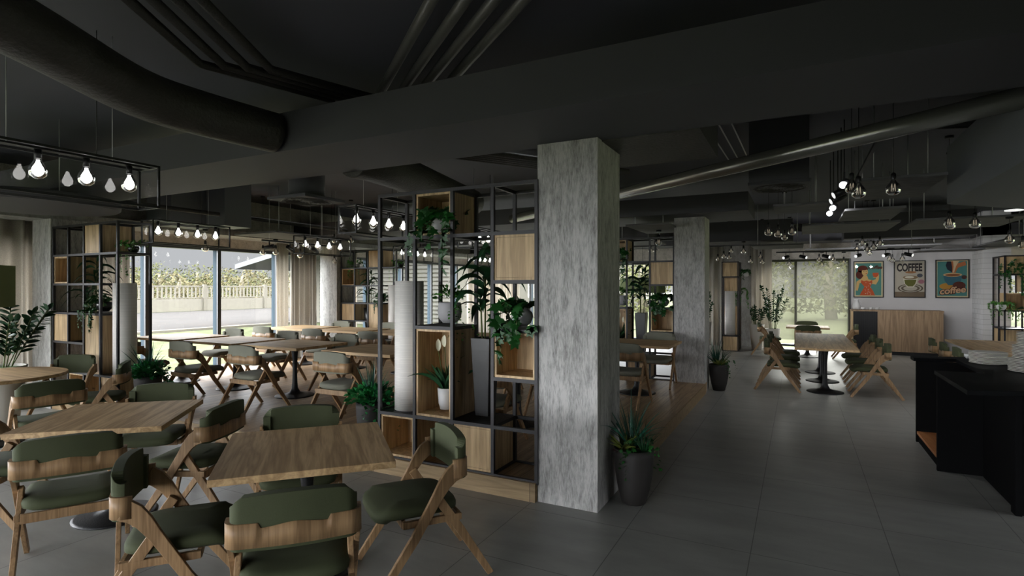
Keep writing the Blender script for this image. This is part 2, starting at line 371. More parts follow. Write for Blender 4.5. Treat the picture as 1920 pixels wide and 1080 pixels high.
# left facade: lintel, mullions, panes
HW = 2.5
struct('wall_left', MB().box(XL - .3, XL, YF - .3, YB + .3, HW, ZC), M_rough)
struct('baseboard_left', MB().box(XL - .3, XL + .02, YF - .3, YB + .3, 0, .06), M_kerb)
def window(name, side, spans, z0, z1, pane=M_glass, fixed=None, d=.14, wm=.07):
    # side 'x': plane at X=fixed with spans along Y ; 'y': plane at Y=fixed with spans along X
    r = thing(name, '', ''); del r['label']; del r['category']; r['kind'] = 'structure'
    fr = MB(); outm = MB()
    for (a, b) in spans:
        pass
    lo = spans[0][0]; hi = spans[-1][1]
    edges = [s[0] for s in spans] + [hi]
    sgn = -1 if side == 'x' else 1
    for e in edges:
        if side == 'x':
            fr.box(fixed - .03, fixed + .012, e - wm / 2, e + wm / 2, z0, z1)
            outm.box(fixed - d, fixed - .031, e - wm / 2, e + wm / 2, z0, z1)
        else:
            fr.box(e - wm / 2, e + wm / 2, fixed - .012, fixed + .03, z0, z1)
            outm.box(e - wm / 2, e + wm / 2, fixed + .031, fixed + d, z0, z1)
    for z in (z0 + .03, z1 - .03):
        if side == 'x': fr.box(fixed - d, fixed + .01, lo, hi, z - .03, z + .03)
        else: fr.box(lo, hi, fixed - .01, fixed + d, z - .03, z + .03)
    build('window_frame', fr, M_mull, r, label=None); build('mullion_side', outm, M_mullo, r, label='outer face of the mullions, sky-lit blue put into its colour')
    for a, b in spans:
        g = MB()
        if side == 'x': g.add([(fixed - d * .6, a, z0), (fixed - d * .6, b, z0), (fixed - d * .6, b, z1), (fixed - d * .6, a, z1)], [(0, 1, 2, 3)])
        else: g.add([(a, fixed + d * .6, z0), (b, fixed + d * .6, z0), (b, fixed + d * .6, z1), (a, fixed + d * .6, z1)], [(0, 1, 2, 3)])
        build('pane', g, pane, r)
    return r
window('window_1', 'x', [(4.32, 5.75), (5.75, 7.12), (7.12, 8.5), (8.5, 9.5)], .06, HW, fixed=XL)
window('window_2', 'x', [(-5.8, -4.2), (-4.2, -2.6), (-2.6, -1), (-1, .6), (.6, 2.2), (2.2, 4.2)], .06, HW, fixed=XL)
window('window_3', 'x', [(9.95, 11.4), (11.4, 12.85), (12.85, 14.3), (14.3, 15.75), (15.75, 17.3)], .06, HW, fixed=XL)
# far wall: lintel above windows, plaster behind the posters
struct('wall_back_lintel', MB().box(XL - .3, 1.26, YB, YB + .3, HW, ZC), M_rough)
struct('wall_back', MB().box(1.26, 3.84, YB, YB + .3, 0, ZC), M_wallw)
struct('wall_back_brick', MB().box(3.84, 4.35, YB - .9, YB + .3, 0, ZC), M_brick)
struct('wall_back_right', MB().box(4.35, XR + .3, YB, YB + .3, HW - .1, ZC), M_wallw)
struct('wall_back_pier', MB().box(-2.4, -1.06, YB - .02, YB + .3, 0, ZC), M_wallg)
window('window_4', 'y', [(-9.9, -8.3), (-8.3, -6.8), (-6.8, -5.3), (-5.3, -3.8), (-3.8, -2.45)], .06, HW, fixed=YB)
window('window_5', 'y', [(-1.0, -.06), (-.06, 1.23)], .06, HW, M_glass, fixed=YB)
window('window_6', 'y', [(4.4, 5.4), (5.4, 6.4)], .06, HW - .1, fixed=YB)
# right wall and the glazed wall behind the camera
wr = MB().box(XR, XR + .3, YF - .3, 2, 0, ZC); wr.box(XR, XR + .3, 2, YB + .3, 2.6, ZC); struct('wall_right', wr, M_wallw)
window('window_8_added', 'x', [(2.1, 3.6), (3.6, 5.1), (5.1, 6.6), (6.6, 8.1), (8.1, 9.6), (9.6, 11.1), (11.1, 12.6), (12.6, 14.1), (14.1, 15.6), (15.6, 17.3)], .06, 2.6, fixed=XR, d=-.14)  # unseen glazing, added to light the right hall
struct('wall_front', MB().box(XL - .3, XR + .3, YF - .3, YF, HW, ZC), M_rough)
struct('wall_front_pier', MB().box(-.5, XR + .3, YF - .3, YF, 0, HW), M_wallg)
window('window_7', 'y', [(-10.1, -8), (-8, -6), (-6, -4), (-4, -2.2), (-2.2, -.5)], .06, HW, fixed=YF, d=-.14)
# concrete columns
struct('column_1', MB().box(-1.845, -1.345, 4.02, 4.6, 0, 2.84), M_col, bevel=.004, label='rough pale concrete column in the middle of the hall, nearest to the camera')
struct('column_2', MB().box(-1.83, -1.345, 9.42, 9.95, 0, 2.86), M_col, bevel=.004, label='second concrete column standing at the far end of the wooden platform')
struct('column_3', MB().box(-9.87, -9.35, 3.97, 4.55, 0, 2.68), M_col, label='concrete column beside the shelf by the left window wall')
struct('column_4', MB().box(-9.95, -9.43, 9.5, 10.1, 0, 2.68), M_col, label='concrete column beside the back shelf by the left window wall')

# ================================================================ ceiling beams and services
def boxthing(name, b, m, label, cat, group=None, bevel=0):
    o = build(name, MB().box(*b), m, bevel=bevel); return tag(o, label, cat, group)
struct('beam_1', MB().box(XL, XR, 3.235, 4.12, 2.84, 3.16), M_beam, label='wide dark ceiling beam crossing the whole room above the nearest column')
struct('beam_2', MB().box(XL, -.66, 8.95, 10.3, 2.86, 3.14), M_beam, label='dark ceiling beam above the second column')
struct('beam_3', MB().box(-1.9, -.62, 4.12, 5.1, 2.83, 3.16), M_duct, label='short dark block of ceiling boxing behind the nearest column')
struct('beam_4', MB().box(-1.9, -.1, 13.4, 14.4, 2.75, 3.2), M_beam)
struct('beam_5', MB().box(XL, XR, 16.6, 17.49, 2.93, 3.2), M_beam)
struct('beam_6', MB().box(XL, XL + .75, YF, YB - .1, 2.68, 2.78), M_wallg, label='pale strip of ceiling along the windows')
struct('beam_7', MB().box(-9.71, -9.04, 5.47, 6.13, 2.72, 3.5), M_bulk)
struct('beam_8', MB().box(-8.93, -8.45, 6.0, 6.5, 2.74, 3.5), M_bulk)
struct('beam_9', MB().box(XL + .8, -3.0, 12.6, 13.2, 2.85, 3.3), M_beam)
struct('beam_10', MB().box(.9, 3.2, 14.2, 15.0, 2.78, 3.3), M_beam)
# bulkhead above the bar, cut at forty-five degrees at its far end
bk = MB().prism([(1.31, 6.86), (1.31, -1.0), (5.0, -1.0), (5.0, 10.0), (4.45, 10.0)], 2.53, 3.09, 'z')
struct('beam_11', bk, M_bulk, label='blue-grey bulkhead hanging above the black bar')
ORD5 = ['leftmost', 'second from the left', 'middle', 'fourth from the left', 'rightmost']; ORD3 = ['left', 'middle', 'right']
# big wrapped round duct bending towards the beam
def catmull(P, n=8):
    P = [Vector(p) for p in P]; Q = [P[0]] + P + [P[-1]]; o = []
    for i in range(1, len(Q) - 2):
        for k in range(n):
            t = k / n; a, b, c, d = Q[i - 1], Q[i], Q[i + 1], Q[i + 2]
            o.append(.5 * ((2 * b) + (c - a) * t + (2 * a - 5 * b + 4 * c - d) * t * t + (3 * b - a - 3 * c + d) * t ** 3))
    o.append(P[-1]); return o
dt = MB().tube(catmull([(-2.95, -.6, 3.08), (-3.3, .7, 3.08), (-3.62, 1.45, 3.05), (-3.95, 2.15, 3.02), (-3.98, 2.6, 3.01), (-3.9, 3.22, 3.0)], 8), .165, 28)
tag(build('air_duct', dt, M_duct), 'thick dark wrapped round air duct bending across the upper left of the ceiling', 'duct')
dt = MB().tube(catmull([(-3.9, 4.14, 2.99), (-3.9, 4.6, 2.99), (-4.1, 5.6, 2.99), (-4.4, 7.2, 2.99)], 6), .2, 28)
tag(build('air_duct', dt, M_duct), 'thick dark round air duct continuing behind the beam towards the back shelf', 'duct')
sp = MB().tube([(1.43, 4.69, 2.95), (-1.04, 6.43, 2.95), (-4.6, 8.93, 2.95)], .075, 20)
tag(build('ceiling_pipe', sp, M_silver), 'long polished steel pipe running diagonally across the right side of the ceiling', 'pipe')
# bundles of four conduits
def pipe(pts, r, label, group, m=M_pipe):
    return tag(build('conduit_pipe', MB().tube(pts, r, 12), m), label, 'pipe', group)
MIDP = [((-0.984, 1.91), (-3.396, 3.892)), ((-0.803, 2.01), (-3.133, 3.88)), ((-0.648, 2.092), (-2.884, 3.869)), ((-0.501, 2.166), (-2.627, 3.871))]
for k in range(4):
    (xa, ya), (xb, yb) = MIDP[k]
    pipe([(xa, ya, 3.38), (xb, yb, 3.38)], .037,
         ['leftmost', 'second from the left', 'third from the left', 'rightmost'][k] + ' of the four bare conduits slanting over the middle of the beam', 'conduits over the middle beam')
for k in range(4):
    o = k * .115
    pipe([(-3.02 + o * 1.3, 1.3 - o * .1, 3.32), (-3.84 + o * 1.05, 2.53 + o * .9, 3.32), (-3.56 + o, 3.55 + o * .36, 3.32)], .032,
         ['leftmost', 'second from the left', 'third from the left', 'rightmost'][k] + ' of the four dark conduits bending beside the big round duct', 'bent conduits beside the round duct', M_duct)
for k in range(5):
    pipe([(-4.9 + k * .11, 4.2, 3.36), (-2.6 + k * .11, 7.8, 3.36)], .04, ORD5[k] + ' dark conduit of the bundle of five above the tall shelf', 'conduits above the tall shelf', M_duct)
for k in range(4):
    pipe([(-5.5 + k * .16, 5.6, 3.3), (-6.3 + k * .16, 4.2, 3.3)], .04, ORD5[k] + ' pale conduit of the four beside the left ceiling diffuser', 'conduits beside the left diffuser')
for k in range(3):
    pipe([(-.95 + k * .14, 4.2, 3.491), (-.85 + k * .12, 9.0, 3.491)], .008, ORD3[k] + ' thin cable of three along the ceiling right of the nearest column', 'thin ceiling cables', M_rod)
for k in range(3):
    pipe([(-2.2, .4 + k * .13, 3.44), (1.5, 2.6 + k * .13, 3.44)], .02, ['nearest', 'middle', 'farthest'][k] + ' black conduit of three near the top picture edge', 'top conduits', M_black)
tag(build('ceiling_pipe', MB().tube([(-8.6, 4.2, 2.93), (-8.6, 16.4, 2.93)], .035, 12), M_duct), 'slim dark pipe running along the ceiling parallel to the window wall', 'pipe')
for k in range(3):
    pipe([(1.0, 6.5 + k * .12, 3.3), (4.5, 7.9 + k * .12, 3.3)], .022, ['nearest', 'middle', 'farthest'][k] + ' dark conduit of three above the right ceiling panels', 'conduits above the right panels', M_duct)
# square ceiling diffusers on round necks
def diffuser(x, y, z, label, rz=0, square=False):
    t = thing('ceiling_diffuser', label, 'air diffuser', (x, y, z), rz, 'ceiling diffusers')
    pl = MB().box(-.3, .3, -.3, .3, 0, .035); build('face_plate', pl, M_beam, t, .004)
    build('neck', MB().box(-.29, .29, -.29, .29, .036, ZC - z - .001) if square else MB().lathe([(.2, .035), (.2, ZC - z - .001)], 28), M_beam, t)
    s = MB()
    for k in range(16):
        a = k * PI / 8; pts = []
        for j in range(5):
            rr = .08 + j * .04; aa = a + j * .22
            pts.append((rr * math.cos(aa), rr * math.sin(aa), -.003))
        s.tube(pts, .006, 4)
    s.tube([(.27 * math.cos(i * PI / 16), .27 * math.sin(i * PI / 16), -.002) for i in range(33)], .006, 4, cap=False)
    build('swirl_vanes', s, M_duct, t)
    return t
diffuser(-5.05, 4.62, 2.7, 'square diffuser plate under a round neck left of the tall shelf')
diffuser(-.187, 6.84, 2.81, 'square swirl diffuser hanging right of the nearest column', square=True)
BEAMS = [(XL, XR, 3.235, 4.12, 2.84), (XL, -.66, 8.95, 10.3, 2.86), (-1.9, -.62, 4.12, 5.1, 2.83), (-1.9, -.1, 13.4, 14.4, 2.75), (XL, XR, 16.6, 17.49, 2.93), (XL, XL + .75, YF, YB, 2.68),
         (-9.71, -9.04, 5.47, 6.13, 2.72), (-8.93, -8.45, 6.0, 6.5, 2.74), (XL + .8, -3.0, 12.6, 13.2, 2.85), (.9, 3.2, 14.2, 15.0, 2.78)]
def ztop(x, y, e=.02):
    z = ZC
    for a, b, c, d, h in BEAMS:
        if a - e < x < b + e and c - e < y < d + e: z = min(z, h)
    if x > 1.29 and y < 6.88 + (x - 1.31) * 1.02: z = min(z, 2.53)
    return z
BOARDS = []
# hanging acoustic boards with pale rods
def board(x0, x1, y0, y1, z, label, top=3.49, n=4):
    t = thing('acoustic_panel', label, 'ceiling panel', ((x0 + x1) / 2, (y0 + y1) / 2, z), 0, 'hanging acoustic boards')
    hx = (x1 - x0) / 2; hy = (y1 - y0) / 2; BOARDS.append((x0, x1, y0, y1, z))
    build('panel_board', MB().box(-hx, hx, -hy, hy, 0, .03), M_panel, t, .003)
    for sx in (-1, 1):
        for sy in (-1, 1):
            build('rod', MB().tube([(sx * (hx - .12), sy * (hy - .15), .03), (sx * (hx - .12), sy * (hy - .15), ztop((x0 + x1) / 2 + sx * (hx - .12), (y0 + y1) / 2 + sy * (hy - .15)) - z - .001)], .006, 6), M_rod, t)
    return t
board(-2.49, -1.8, 8.84, 10.25, 2.7, 'dark acoustic board hanging left of the second column')
board(.06, 1.38, 10.15, 11.7, 2.7, 'wide dark board hanging above the far end of the long dining table')
board(.54, 1.2, 8.4, 9.7, 2.7, 'narrow dark board hanging behind the spot lamps')
board(.52, 1.18, 6.13, 7.48, 2.7, 'narrow dark board hanging just left of the bulkhead over the bar')
board(1.56, 2.9, 10.1, 11.65, 2.7, 'wide dark board hanging over the tables beyond the bar')
board(1.6, 2.8, 15.1, 16.5, 2.65, 'dark board hanging in front of the middle coffee poster')
board(2.55, 3.75, 16.0, 16.9, 2.58, 'low thin board hanging above the right coffee poster')
board(3.6, 4.6, 13.6, 16.4, 2.64, 'dark board hanging in front of the white brick pier')
board(.15, 1.35, 15.2, 16.5, 2.62, 'dark board hanging in front of the far window')
board(-9.1, -8.0, 6.65, 7.95, 2.66, 'dark board hanging by the left windows above the spot lamps', top=2.715 if False else 3.49)
board(-3.5, -2.7, 11.6, 13.0, 2.7, 'dark board hanging beyond the back shelf')
board(-.28, .32, 7.7, 8.5, 2.72, 'small dark board hanging just behind the swirl diffuser')
cn = thing('round_canopy', 'round dark blue-grey ceiling disc above the round table at the left edge', 'ceiling panel', (-7.6, 3.05, 2.6))
build('disc', MB().lathe([(.80, 0), (.82, .02), (.82, .09), (.80, .11)], 56), M_beam, cn)
for k in range(3): build('rod', MB().tube([(.6 * math.cos(k * 2.1), .6 * math.sin(k * 2.1), .11), (.6 * math.cos(k * 2.1), .6 * math.sin(k * 2.1), ztop(-7.6 + .6 * math.cos(k * 2.1), 3.05 + .6 * math.sin(k * 2.1)) - 2.601)], .006, 6), M_rod, cn)
board(-.9, .1, 13.0, 14.2, 2.6, 'small dark board hanging right of the second column')

# ================================================================ chairs
def ribbon(mb, path, x0, x1):
    # plank in the side plane: path of (y, z, halfwidth)
    L = []; R = []
    for i, (y, z, h) in enumerate(path):
        a = path[max(i - 1, 0)]; b = path[min(i + 1, len(path) - 1)]
        dy, dz = b[0] - a[0], b[1] - a[1]; q = math.hypot(dy, dz); ny, nz = -dz / q, dy / q
        L.append((y + ny * h, z + nz * h)); R.append((y - ny * h, z - nz * h))
    n = len(path); base = len(mb.v)
    for x in (x0, x1):
        for p in L: mb.v.append((x, p[0], max(0, p[1])))
        for p in R: mb.v.append((x, p[0], max(0, p[1])))
    def q(*f): mb.f.append(tuple(base + i for i in f)); mb.sm.append(False)
    for i in range(n - 1):
        q(i, i + 1, n + i + 1, n + i); q(2 * n + i, 3 * n + i, 3 * n + i + 1, 2 * n + i + 1)
        q(i, 2 * n + i, 2 * n + i + 1, i + 1); q(n + i, n + i + 1, 3 * n + i + 1, 3 * n + i)
    q(0, n, 3 * n, 2 * n); q(n - 1, 3 * n - 1, 4 * n - 1, 2 * n - 1)
def upath(w, y0, yb, r, n=6):
    # plan outline of the bent back band, left to right: straight end, round corner, across the back
    P = [(-w, y0)]
    for k in range(n + 1):
        a = PI + k * (PI / 2) / n
        P.append((-w + r + r * math.cos(a), yb + r + r * math.sin(a)))
    m = len(P)
    for k in range(1, 10):
        t = k / 10; x = -w + r + t * (2 * w - 2 * r); P.append((x, yb - .018 * math.sin(PI * t)))
    for k in range(n + 1):
        a = 1.5 * PI + k * (PI / 2) / n
        P.append((w - r + r * math.cos(a), yb + r + r * math.sin(a)))
    P.append((w, y0)); return P
def wall_strip(mb, P, th, lo, hi, smooth=True):
    # vertical strip of thickness th along plan path P; lo/hi functions of x
    n = len(P); base = len(mb.v); inn = []
    for i, (x, y) in enumerate(P):
        a = P[max(i - 1, 0)]; b = P[min(i + 1, n - 1)]; dx, dy = b[0] - a[0], b[1] - a[1]; q = math.hypot(dx, dy) or 1
        inn.append((x - dy / q * th, y + dx / q * th))
    for (x, y), (u, v) in zip(P, inn):
        mb.v += [(x, y, lo(x, y)), (x, y, hi(x, y)), (u, v, lo(x, y)), (u, v, hi(x, y))]
    for i in range(n - 1):
        k = base + 4 * i
        for f, s in (((k, k + 4, k + 5, k + 1), smooth), ((k + 2, k + 3, k + 7, k + 6), smooth), ((k + 1, k + 5, k + 7, k + 3), False), ((k, k + 2, k + 6, k + 4), False)):
            mb.f.append(f); mb.sm.append(s)
    mb.f.append((base, base + 1, base + 3, base + 2)); mb.sm.append(False)
    e = base + 4 * (n - 1); mb.f.append((e, e + 2, e + 3, e + 1)); mb.sm.append(False)
def make_chair(uph, label):
    t = thing('dining_chair', label, 'chair')
    for s in (-1, 1):
        x = .279 * s
        f = MB(); ribbon(f, [(.27, 0, .022), (.06, .30, .026), (-.07, .515, .030), (-.115, .585, .038), (-.155, .63, .046), (-.20, .655, .052)], min(x, x - .026 * s), max(x, x - .026 * s))
        build('front_leg', f, M_chairwood, t, .003)
        x = .252 * s
        r = MB(); ribbon(r, [(-.41, 0, .022), (-.22, .30, .025), (-.070, .52, .026)], min(x, x - .026 * s), max(x, x - .026 * s))
        build('rear_leg', r, M_chairwood, t, .003)
    b = MB()
    def top(x, y):
        ax = abs(x)
        if ax > .135: return .716
        return .702 + .007 * math.cos(ax / .135 * PI)
    P = upath(.279, -.165, -.265, .055)
    # refine the notch
    Q = []
    for p, q in zip(P, P[1:]):
        Q.append(p)
        if abs(p[0]) < .2 and abs(q[0]) < .24 and abs(q[0] - p[0]) > .02:
            for k in (1, 2, 3): Q.append((p[0] + (q[0] - p[0]) * k / 4, p[1] + (q[1] - p[1]) * k / 4))
    Q.append(P[-1])
    wall_strip(b, Q, .018, lambda x, y: .612, top); build('back_band', b, M_chairwood, t)
    def ph(x, y): return .835 - .045 * max(0, (abs(x) - .19) / .056) ** 2 - .018 * max(0, (abs(x)) / .246) ** 2
    p = MB(); PP = [(x, y) for x, y in upath(.260, -.195, -.2615, .05)]
    wall_strip(p, PP, .05, lambda x, y: .597, lambda x, y: ph(x * .94, y)); build('backrest_pad', p, uph, t, .016)
    s = MB(); o = []
    n = 28
    for k in range(n):
        a = 2 * PI * k / n; c, d = math.cos(a), math.sin(a); e = .42
        o.append((.245 * math.copysign(abs(c) ** e, c) * (1 + .04 * d), .02 + .25 * math.copysign(abs(d) ** e, d)))
    rings = [(.90, .398), (1.0, .415), (1.0, .44), (.97, .456), (.85, .465), (.5, .468)]
    base = len(s.v)
    for sc, z in rings:
        for x, y in o:
            yy = .02 + (y - .02) * sc; s.v.append((x * sc, yy, z - (.018 if yy > .2 else 0) * sc + .008 * (x / .245) ** 2))
    for i in range(len(rings) - 1):
        for k in range(n):
            s.f.append((base + i * n + k, base + i * n + (k + 1) % n, base + (i + 1) * n + (k + 1) % n, base + (i + 1) * n + k)); s.sm.append(True)
    s.f.append(tuple(range(base, base + n))[::-1]); s.sm.append(False)
    e = base + (len(rings) - 1) * n; s.f.append(tuple(range(e, e + n))); s.sm.append(True)
    build('seat_cushion', s, uph, t)
    f = MB(); f.box(-.226, .226, -.225, -.203, .345, .400); f.box(-.226, .226, .10, .122, .355, .400)
    f.box(-.253, -.227, -.225, .12, .36, .398); f.box(.227, .253, -.225, .12, .36, .398)
    build('seat_frame', f, M_chairwood, t, .003)
    return t
CH = {}
def chair(kind, x, y, head, label, group, z=0.):
    # head: direction the sitter faces, degrees from world +Y counter-clockwise
    m = {'g': M_green, 'o': M_olive}[kind]; rz = math.radians(head)
    if kind not in CH:
        c = make_chair(m, label); c.location = (x, y, z); c.rotation_euler = (0, 0, rz); c['group'] = group; CH[kind] = c
        return c
    return dup(CH[kind], (x, y, z), rz, label, group)

# ================================================================ tables
def make_base(t, zt, n=1, ys=(0,)):
    for yy in ys:
        prof = [(.27, 0), (.272, .008), (.25, .016), (.15, .030), (.075, .055), (.045, .11), (.036, .2), (.031, .34), (.032, .48), (.042, .6), (.058, zt - .05), (.06, zt - .035)]
        build('pedestal', MB().lathe(prof, 32, (0, yy, 0)), M_black, t)
TB = {}
def table(x, y, z, rz, sx, sy, label, group):
    key = (sx, sy)
    if key in TB: return dup(TB[key], (x, y, z), rz, label, group)
    t = thing('dining_table', label, 'table', (x, y, z), rz, group)
    build('tabletop', MB().box(-sx / 2, sx / 2, -sy / 2, sy / 2, .715, .752), M_oak_y if sx < 1 else M_oak_x, t, .002)
    make_base(t, .75); TB[key] = t
    return t
rad = math.radians
# --- front area on the tiles
table(-4.55, 2.34, 0, rad(41), .93, .95, 'square oak table set diagonally at the lower left, under the nearest glass lamp', 'front square tables')
table(-2.62, 2.40, 0, rad(47), .92, .95, 'square oak table set diagonally in front of the tall plant shelf', 'front square tables')
G1 = 'dark green chairs around the left front table'; G2 = 'dark green chairs around the right front table'; G3 = 'dark green chairs around the round table'
def around(cx, cy, ang, dist):
    a = rad(ang); return cx + dist * math.cos(a), cy + dist * math.sin(a), ang + 90
for x, y, h, lab in ((-4.04, 1.84, 150, 'dark green chair seen from behind at the near edge of the left front table'),
                     (-4.05, 2.63, 205, 'dark green chair at the right edge of the left front table, turned sideways'),
                     (-4.98, 2.86, -49, 'dark green chair on the far side of the left front table, facing the camera'),
                     (-5.10, 1.87, 41, 'dark green chair cut by the left picture edge beside the left front table')):
    chair('g', x, y, h - 90, lab, G1)
for x, y, h, lab in ((-2.11, 1.87, 137, 'dark green foreground chair seen from behind at the near edge of the right front table'),
                     (-2.07, 2.70, -127, 'dark green chair seen side-on between the right front table and the column'),
                     (-3.08, 2.76, -45, 'dark green chair tucked behind the far edge of the right front table'),
                     (-2.90, 1.81, 50, 'dark green chair seen from its rear corner between the two front tables')):
    chair('g', x, y, h - 90, lab, G2)
rt = thing('round_table', 'round oak table cut by the left picture edge', 'table', (-7.8, 2.78, 0))
build('tabletop', MB().lathe([(.63, .715), (.65, .72), (.65, .75), (.645, .753)], 64), M_oak_x, rt); make_base(rt, .75)
for x, y, h, lab in ((-6.45, 2.70, 168, 'dark green chair seen from behind right of the round table'),
                     (-7.22, 3.55, -128, 'dark green chair facing the camera beyond the round table, next to the left shelf'),
                     (-8.25, 3.62, -62, 'dark green chair behind the round table by the big potted plants'),
                     (-7.5, 1.85, 110, 'dark green chair on the near side of the round table, mostly outside the picture')):
    chair('g', x, y, h - 90, lab, G3)
# --- platform
ZP = .15
row1 = [(-9.10, 'nearest the windows'), (-7.75, 'second from the windows'), (-6.45, 'third from the windows'), (-4.88, 'left of the tall shelf'), (-2.85, 'hidden behind the tall shelf')]
row2 = [(-9.0, 'nearest the windows'), (-7.7, 'second from the windows'), (-6.4, 'third from the windows'), (-5.0, 'fourth from the windows'), (-3.55, 'seen through the tall shelf'), (-2.12, 'seen between the two columns')]
for x, lab in row1:
    table(x, 5.68, ZP, 0, 1.12, .94, 'oak table in the front row on the platform, ' + lab, 'oak tables on the platform')
    cx = x + .12
    chair('o', {-9.10: -8.66, -7.75: -7.40, -6.45: -6.17, -4.88: -4.68}.get(x, cx), 4.85, 0, 'grey-olive chair seen from behind at the front row table ' + lab, 'grey-olive chairs of the front row', ZP)
    chair('o', x + .18, 6.28, 180, 'grey-olive chair facing the camera at the front row table ' + lab, 'grey-olive chairs of the front row', ZP)
for x, lab in row2:
    table(x, 8.15, ZP, 0, 1.12, .94, 'oak table in the back row on the platform, ' + lab, 'oak tables on the platform')
    chair('o', x + .08, 7.33, 0, 'grey-olive chair seen from behind at the back row table ' + lab, 'grey-olive chairs of the back row', ZP)
    chair('o', x + .12, 8.86, 180, 'grey-olive chair facing the camera at the back row table ' + lab, 'grey-olive chairs of the back row', ZP)
# --- long dining table in the right hall
cy = [10.42, 11.6, 12.75]
t = thing('dining_table', 'long oak dining table on three pedestals in the right hall', 'table', (.39, 11.57, 0))
build('tabletop', MB().box(-.44, .44, -1.66, 1.66, .715, .752), M_oak_y, t, .002)
make_base(t, .75, ys=[q - 11.57 for q in cy])
for i, (y, lab) in enumerate(((10.36, 'nearest'), (11.3, 'second nearest'), (12.2, 'farthest'))):
    chair('g', 1.0, y, 90, lab + ' green chair along the right side of the long dining table', 'green chairs at the long dining table')
    chair('g', -.24, y, -90, lab + ' green chair along the left side of the long dining table', 'green chairs at the long dining table')
table(.2, 15.55, 0, 0, .93, .951, 'far square oak table in front of the back window', None)
for ang, d, lab in ((-90, .70, 'green chair seen from behind at the far square table'), (90, .72, 'green chair facing the camera at the far square table'),
                    (0, .80, 'green chair right of the far square table'), (180, .85, 'green chair left of the far square table by the tall plant')):
    x, y, h = around(.2, 15.55, ang, d); chair('g', x, y, h, lab, 'green chairs at the far square table')
# --- table beyond the bar
t = thing('dining_table', 'long oak table beyond the black bar at the right picture edge', 'table', (2.98, 11.5, 0))
build('tabletop', MB().box(-.56, .9, -1.36, 1.36, .715, .752), M_oak_y, t, .002); make_base(t, .75, ys=(-.9, .9))
for y, lab in ((10.2, 'nearest'), (11.05, 'middle'), (11.9, 'farthest')):
    chair('g', 2.3, y, -93, lab + ' green chair along the table beyond the black bar', 'green chairs beyond the bar')

# ================================================================ plants
def ovate(t): return max(.02, math.sin(PI * min(1, t * .9 + .06)) ** .7)
def lance(t): return max(.02, min(1, t * 4 + .25) * (1 - t ** 2.2))
def plant(name, label, cat, loc, rz=0, group=None):
    return thing(name, label, cat, loc, rz, group)
def rnd(a, b): return random.uniform(a, b)
def ivy_mesh(n, fall, spread, size, seed, back=.4):
    random.seed(seed); m = MB(); st = MB()
    for k in range(n):
        a = rnd(0, 2 * PI) if k > n * back else rnd(-2.4, -.7)
        r = .05; d = Vector((math.cos(a), math.sin(a), 1.1)); p = Vector((r * math.cos(a), r * math.sin(a), 0)); pts = [p.copy()]
        L = rnd(.35, 1) * fall + .15; q = 0
        while q < L:
            stp = .035; d = (d.normalized() + Vector((rnd(-.25, .25), rnd(-.25, .25), -.42 if q > .05 else 0))).normalized()
            if p.x ** 2 + p.y ** 2 > spread ** 2: d.x *= .3; d.y *= .3
            p = p + d * stp; q += stp; pts.append(p.copy())
            if random.random() < .8:
                b = rnd(0, 2 * PI); ld = Vector((math.cos(b), math.sin(b), rnd(-1.2, .1)))
                m.star(p, ld, Vector((rnd(-.5, .5), rnd(-1.2, .2), rnd(.2, 1))), size * rnd(.6, 1.15) * (1 - .35 * q / L))
        st.tube(pts[::2] + [pts[-1]], .0025, 4)
    return m, st
def bushy_mesh(n, R, size, seed, trail=0, squash=.7, cz=.06):
    random.seed(seed); m = MB()
    for k in range(n):
        u = rnd(-.25, 1); a = rnd(0, 2 * PI); s = math.sqrt(max(0, 1 - u * u)); rr = R * rnd(.35, 1)
        p = Vector((rr * s * math.cos(a), rr * s * math.sin(a), cz + rr * u * squash))
        m.blade(p, Vector((s * math.cos(a) + rnd(-.5, .5), s * math.sin(a) + rnd(-.5, .5), u + rnd(-.2, .6))), size * rnd(.7, 1.2), size * .75, .5, 2, ovate)
    for k in range(trail):
        a = rnd(-1.2, .9); p = Vector((R * .8 * math.cos(a), R * .8 * math.sin(a), 0)); d = Vector((math.cos(a), math.sin(a), .2))
        for q in range(14):
            d = (d.normalized() + Vector((rnd(-.3, .3), rnd(-.3, .3), -.5))).normalized(); p = p + d * .025
            m.blade(p, Vector((rnd(-1, 1), rnd(-1, 1), rnd(-.6, .3))), size * .8, size * .6, .4, 2, ovate)
    return m
def grass_mesh(n, h, seed, spread=1.0, width=.012, c=(0, 0)):
    random.seed(seed); m = MB()
    for k in range(n):
        a = rnd(0, 2 * PI); t = rnd(.05, .75) * spread
        m.blade((c[0] + .02 * math.cos(a), c[1] + .02 * math.sin(a), 0), (math.cos(a) * t, math.sin(a) * t, 1), h * rnd(.6, 1.1), width, rnd(.2, .8), 5, lance)
    return m
def dracaena_mesh(h, seed, heads=3, L=.34, W=.05):
    random.seed(seed); m = MB(); st = MB()
    for k in range(heads):
        a = k * 2.1 + rnd(0, .5); x, y = .04 * math.cos(a), .04 * math.sin(a); hh = h * (1 - k * .27)
        st.tube([(x, y, 0), (x * 1.3, y * 1.3, hh * .5), (x * 1.5, y * 1.5, hh)], .008, 6)
        for j in range(9):
            b = j * 2.4 + k; z = hh * (1 - .04 * j) + .01
            up = .9 - j * .06
            m.blade((x * 1.5, y * 1.5, z), (math.cos(b), math.sin(b), up + .25), L * rnd(.75, 1.1), W, rnd(1.1, 1.9), 7, lance)
    return m, st
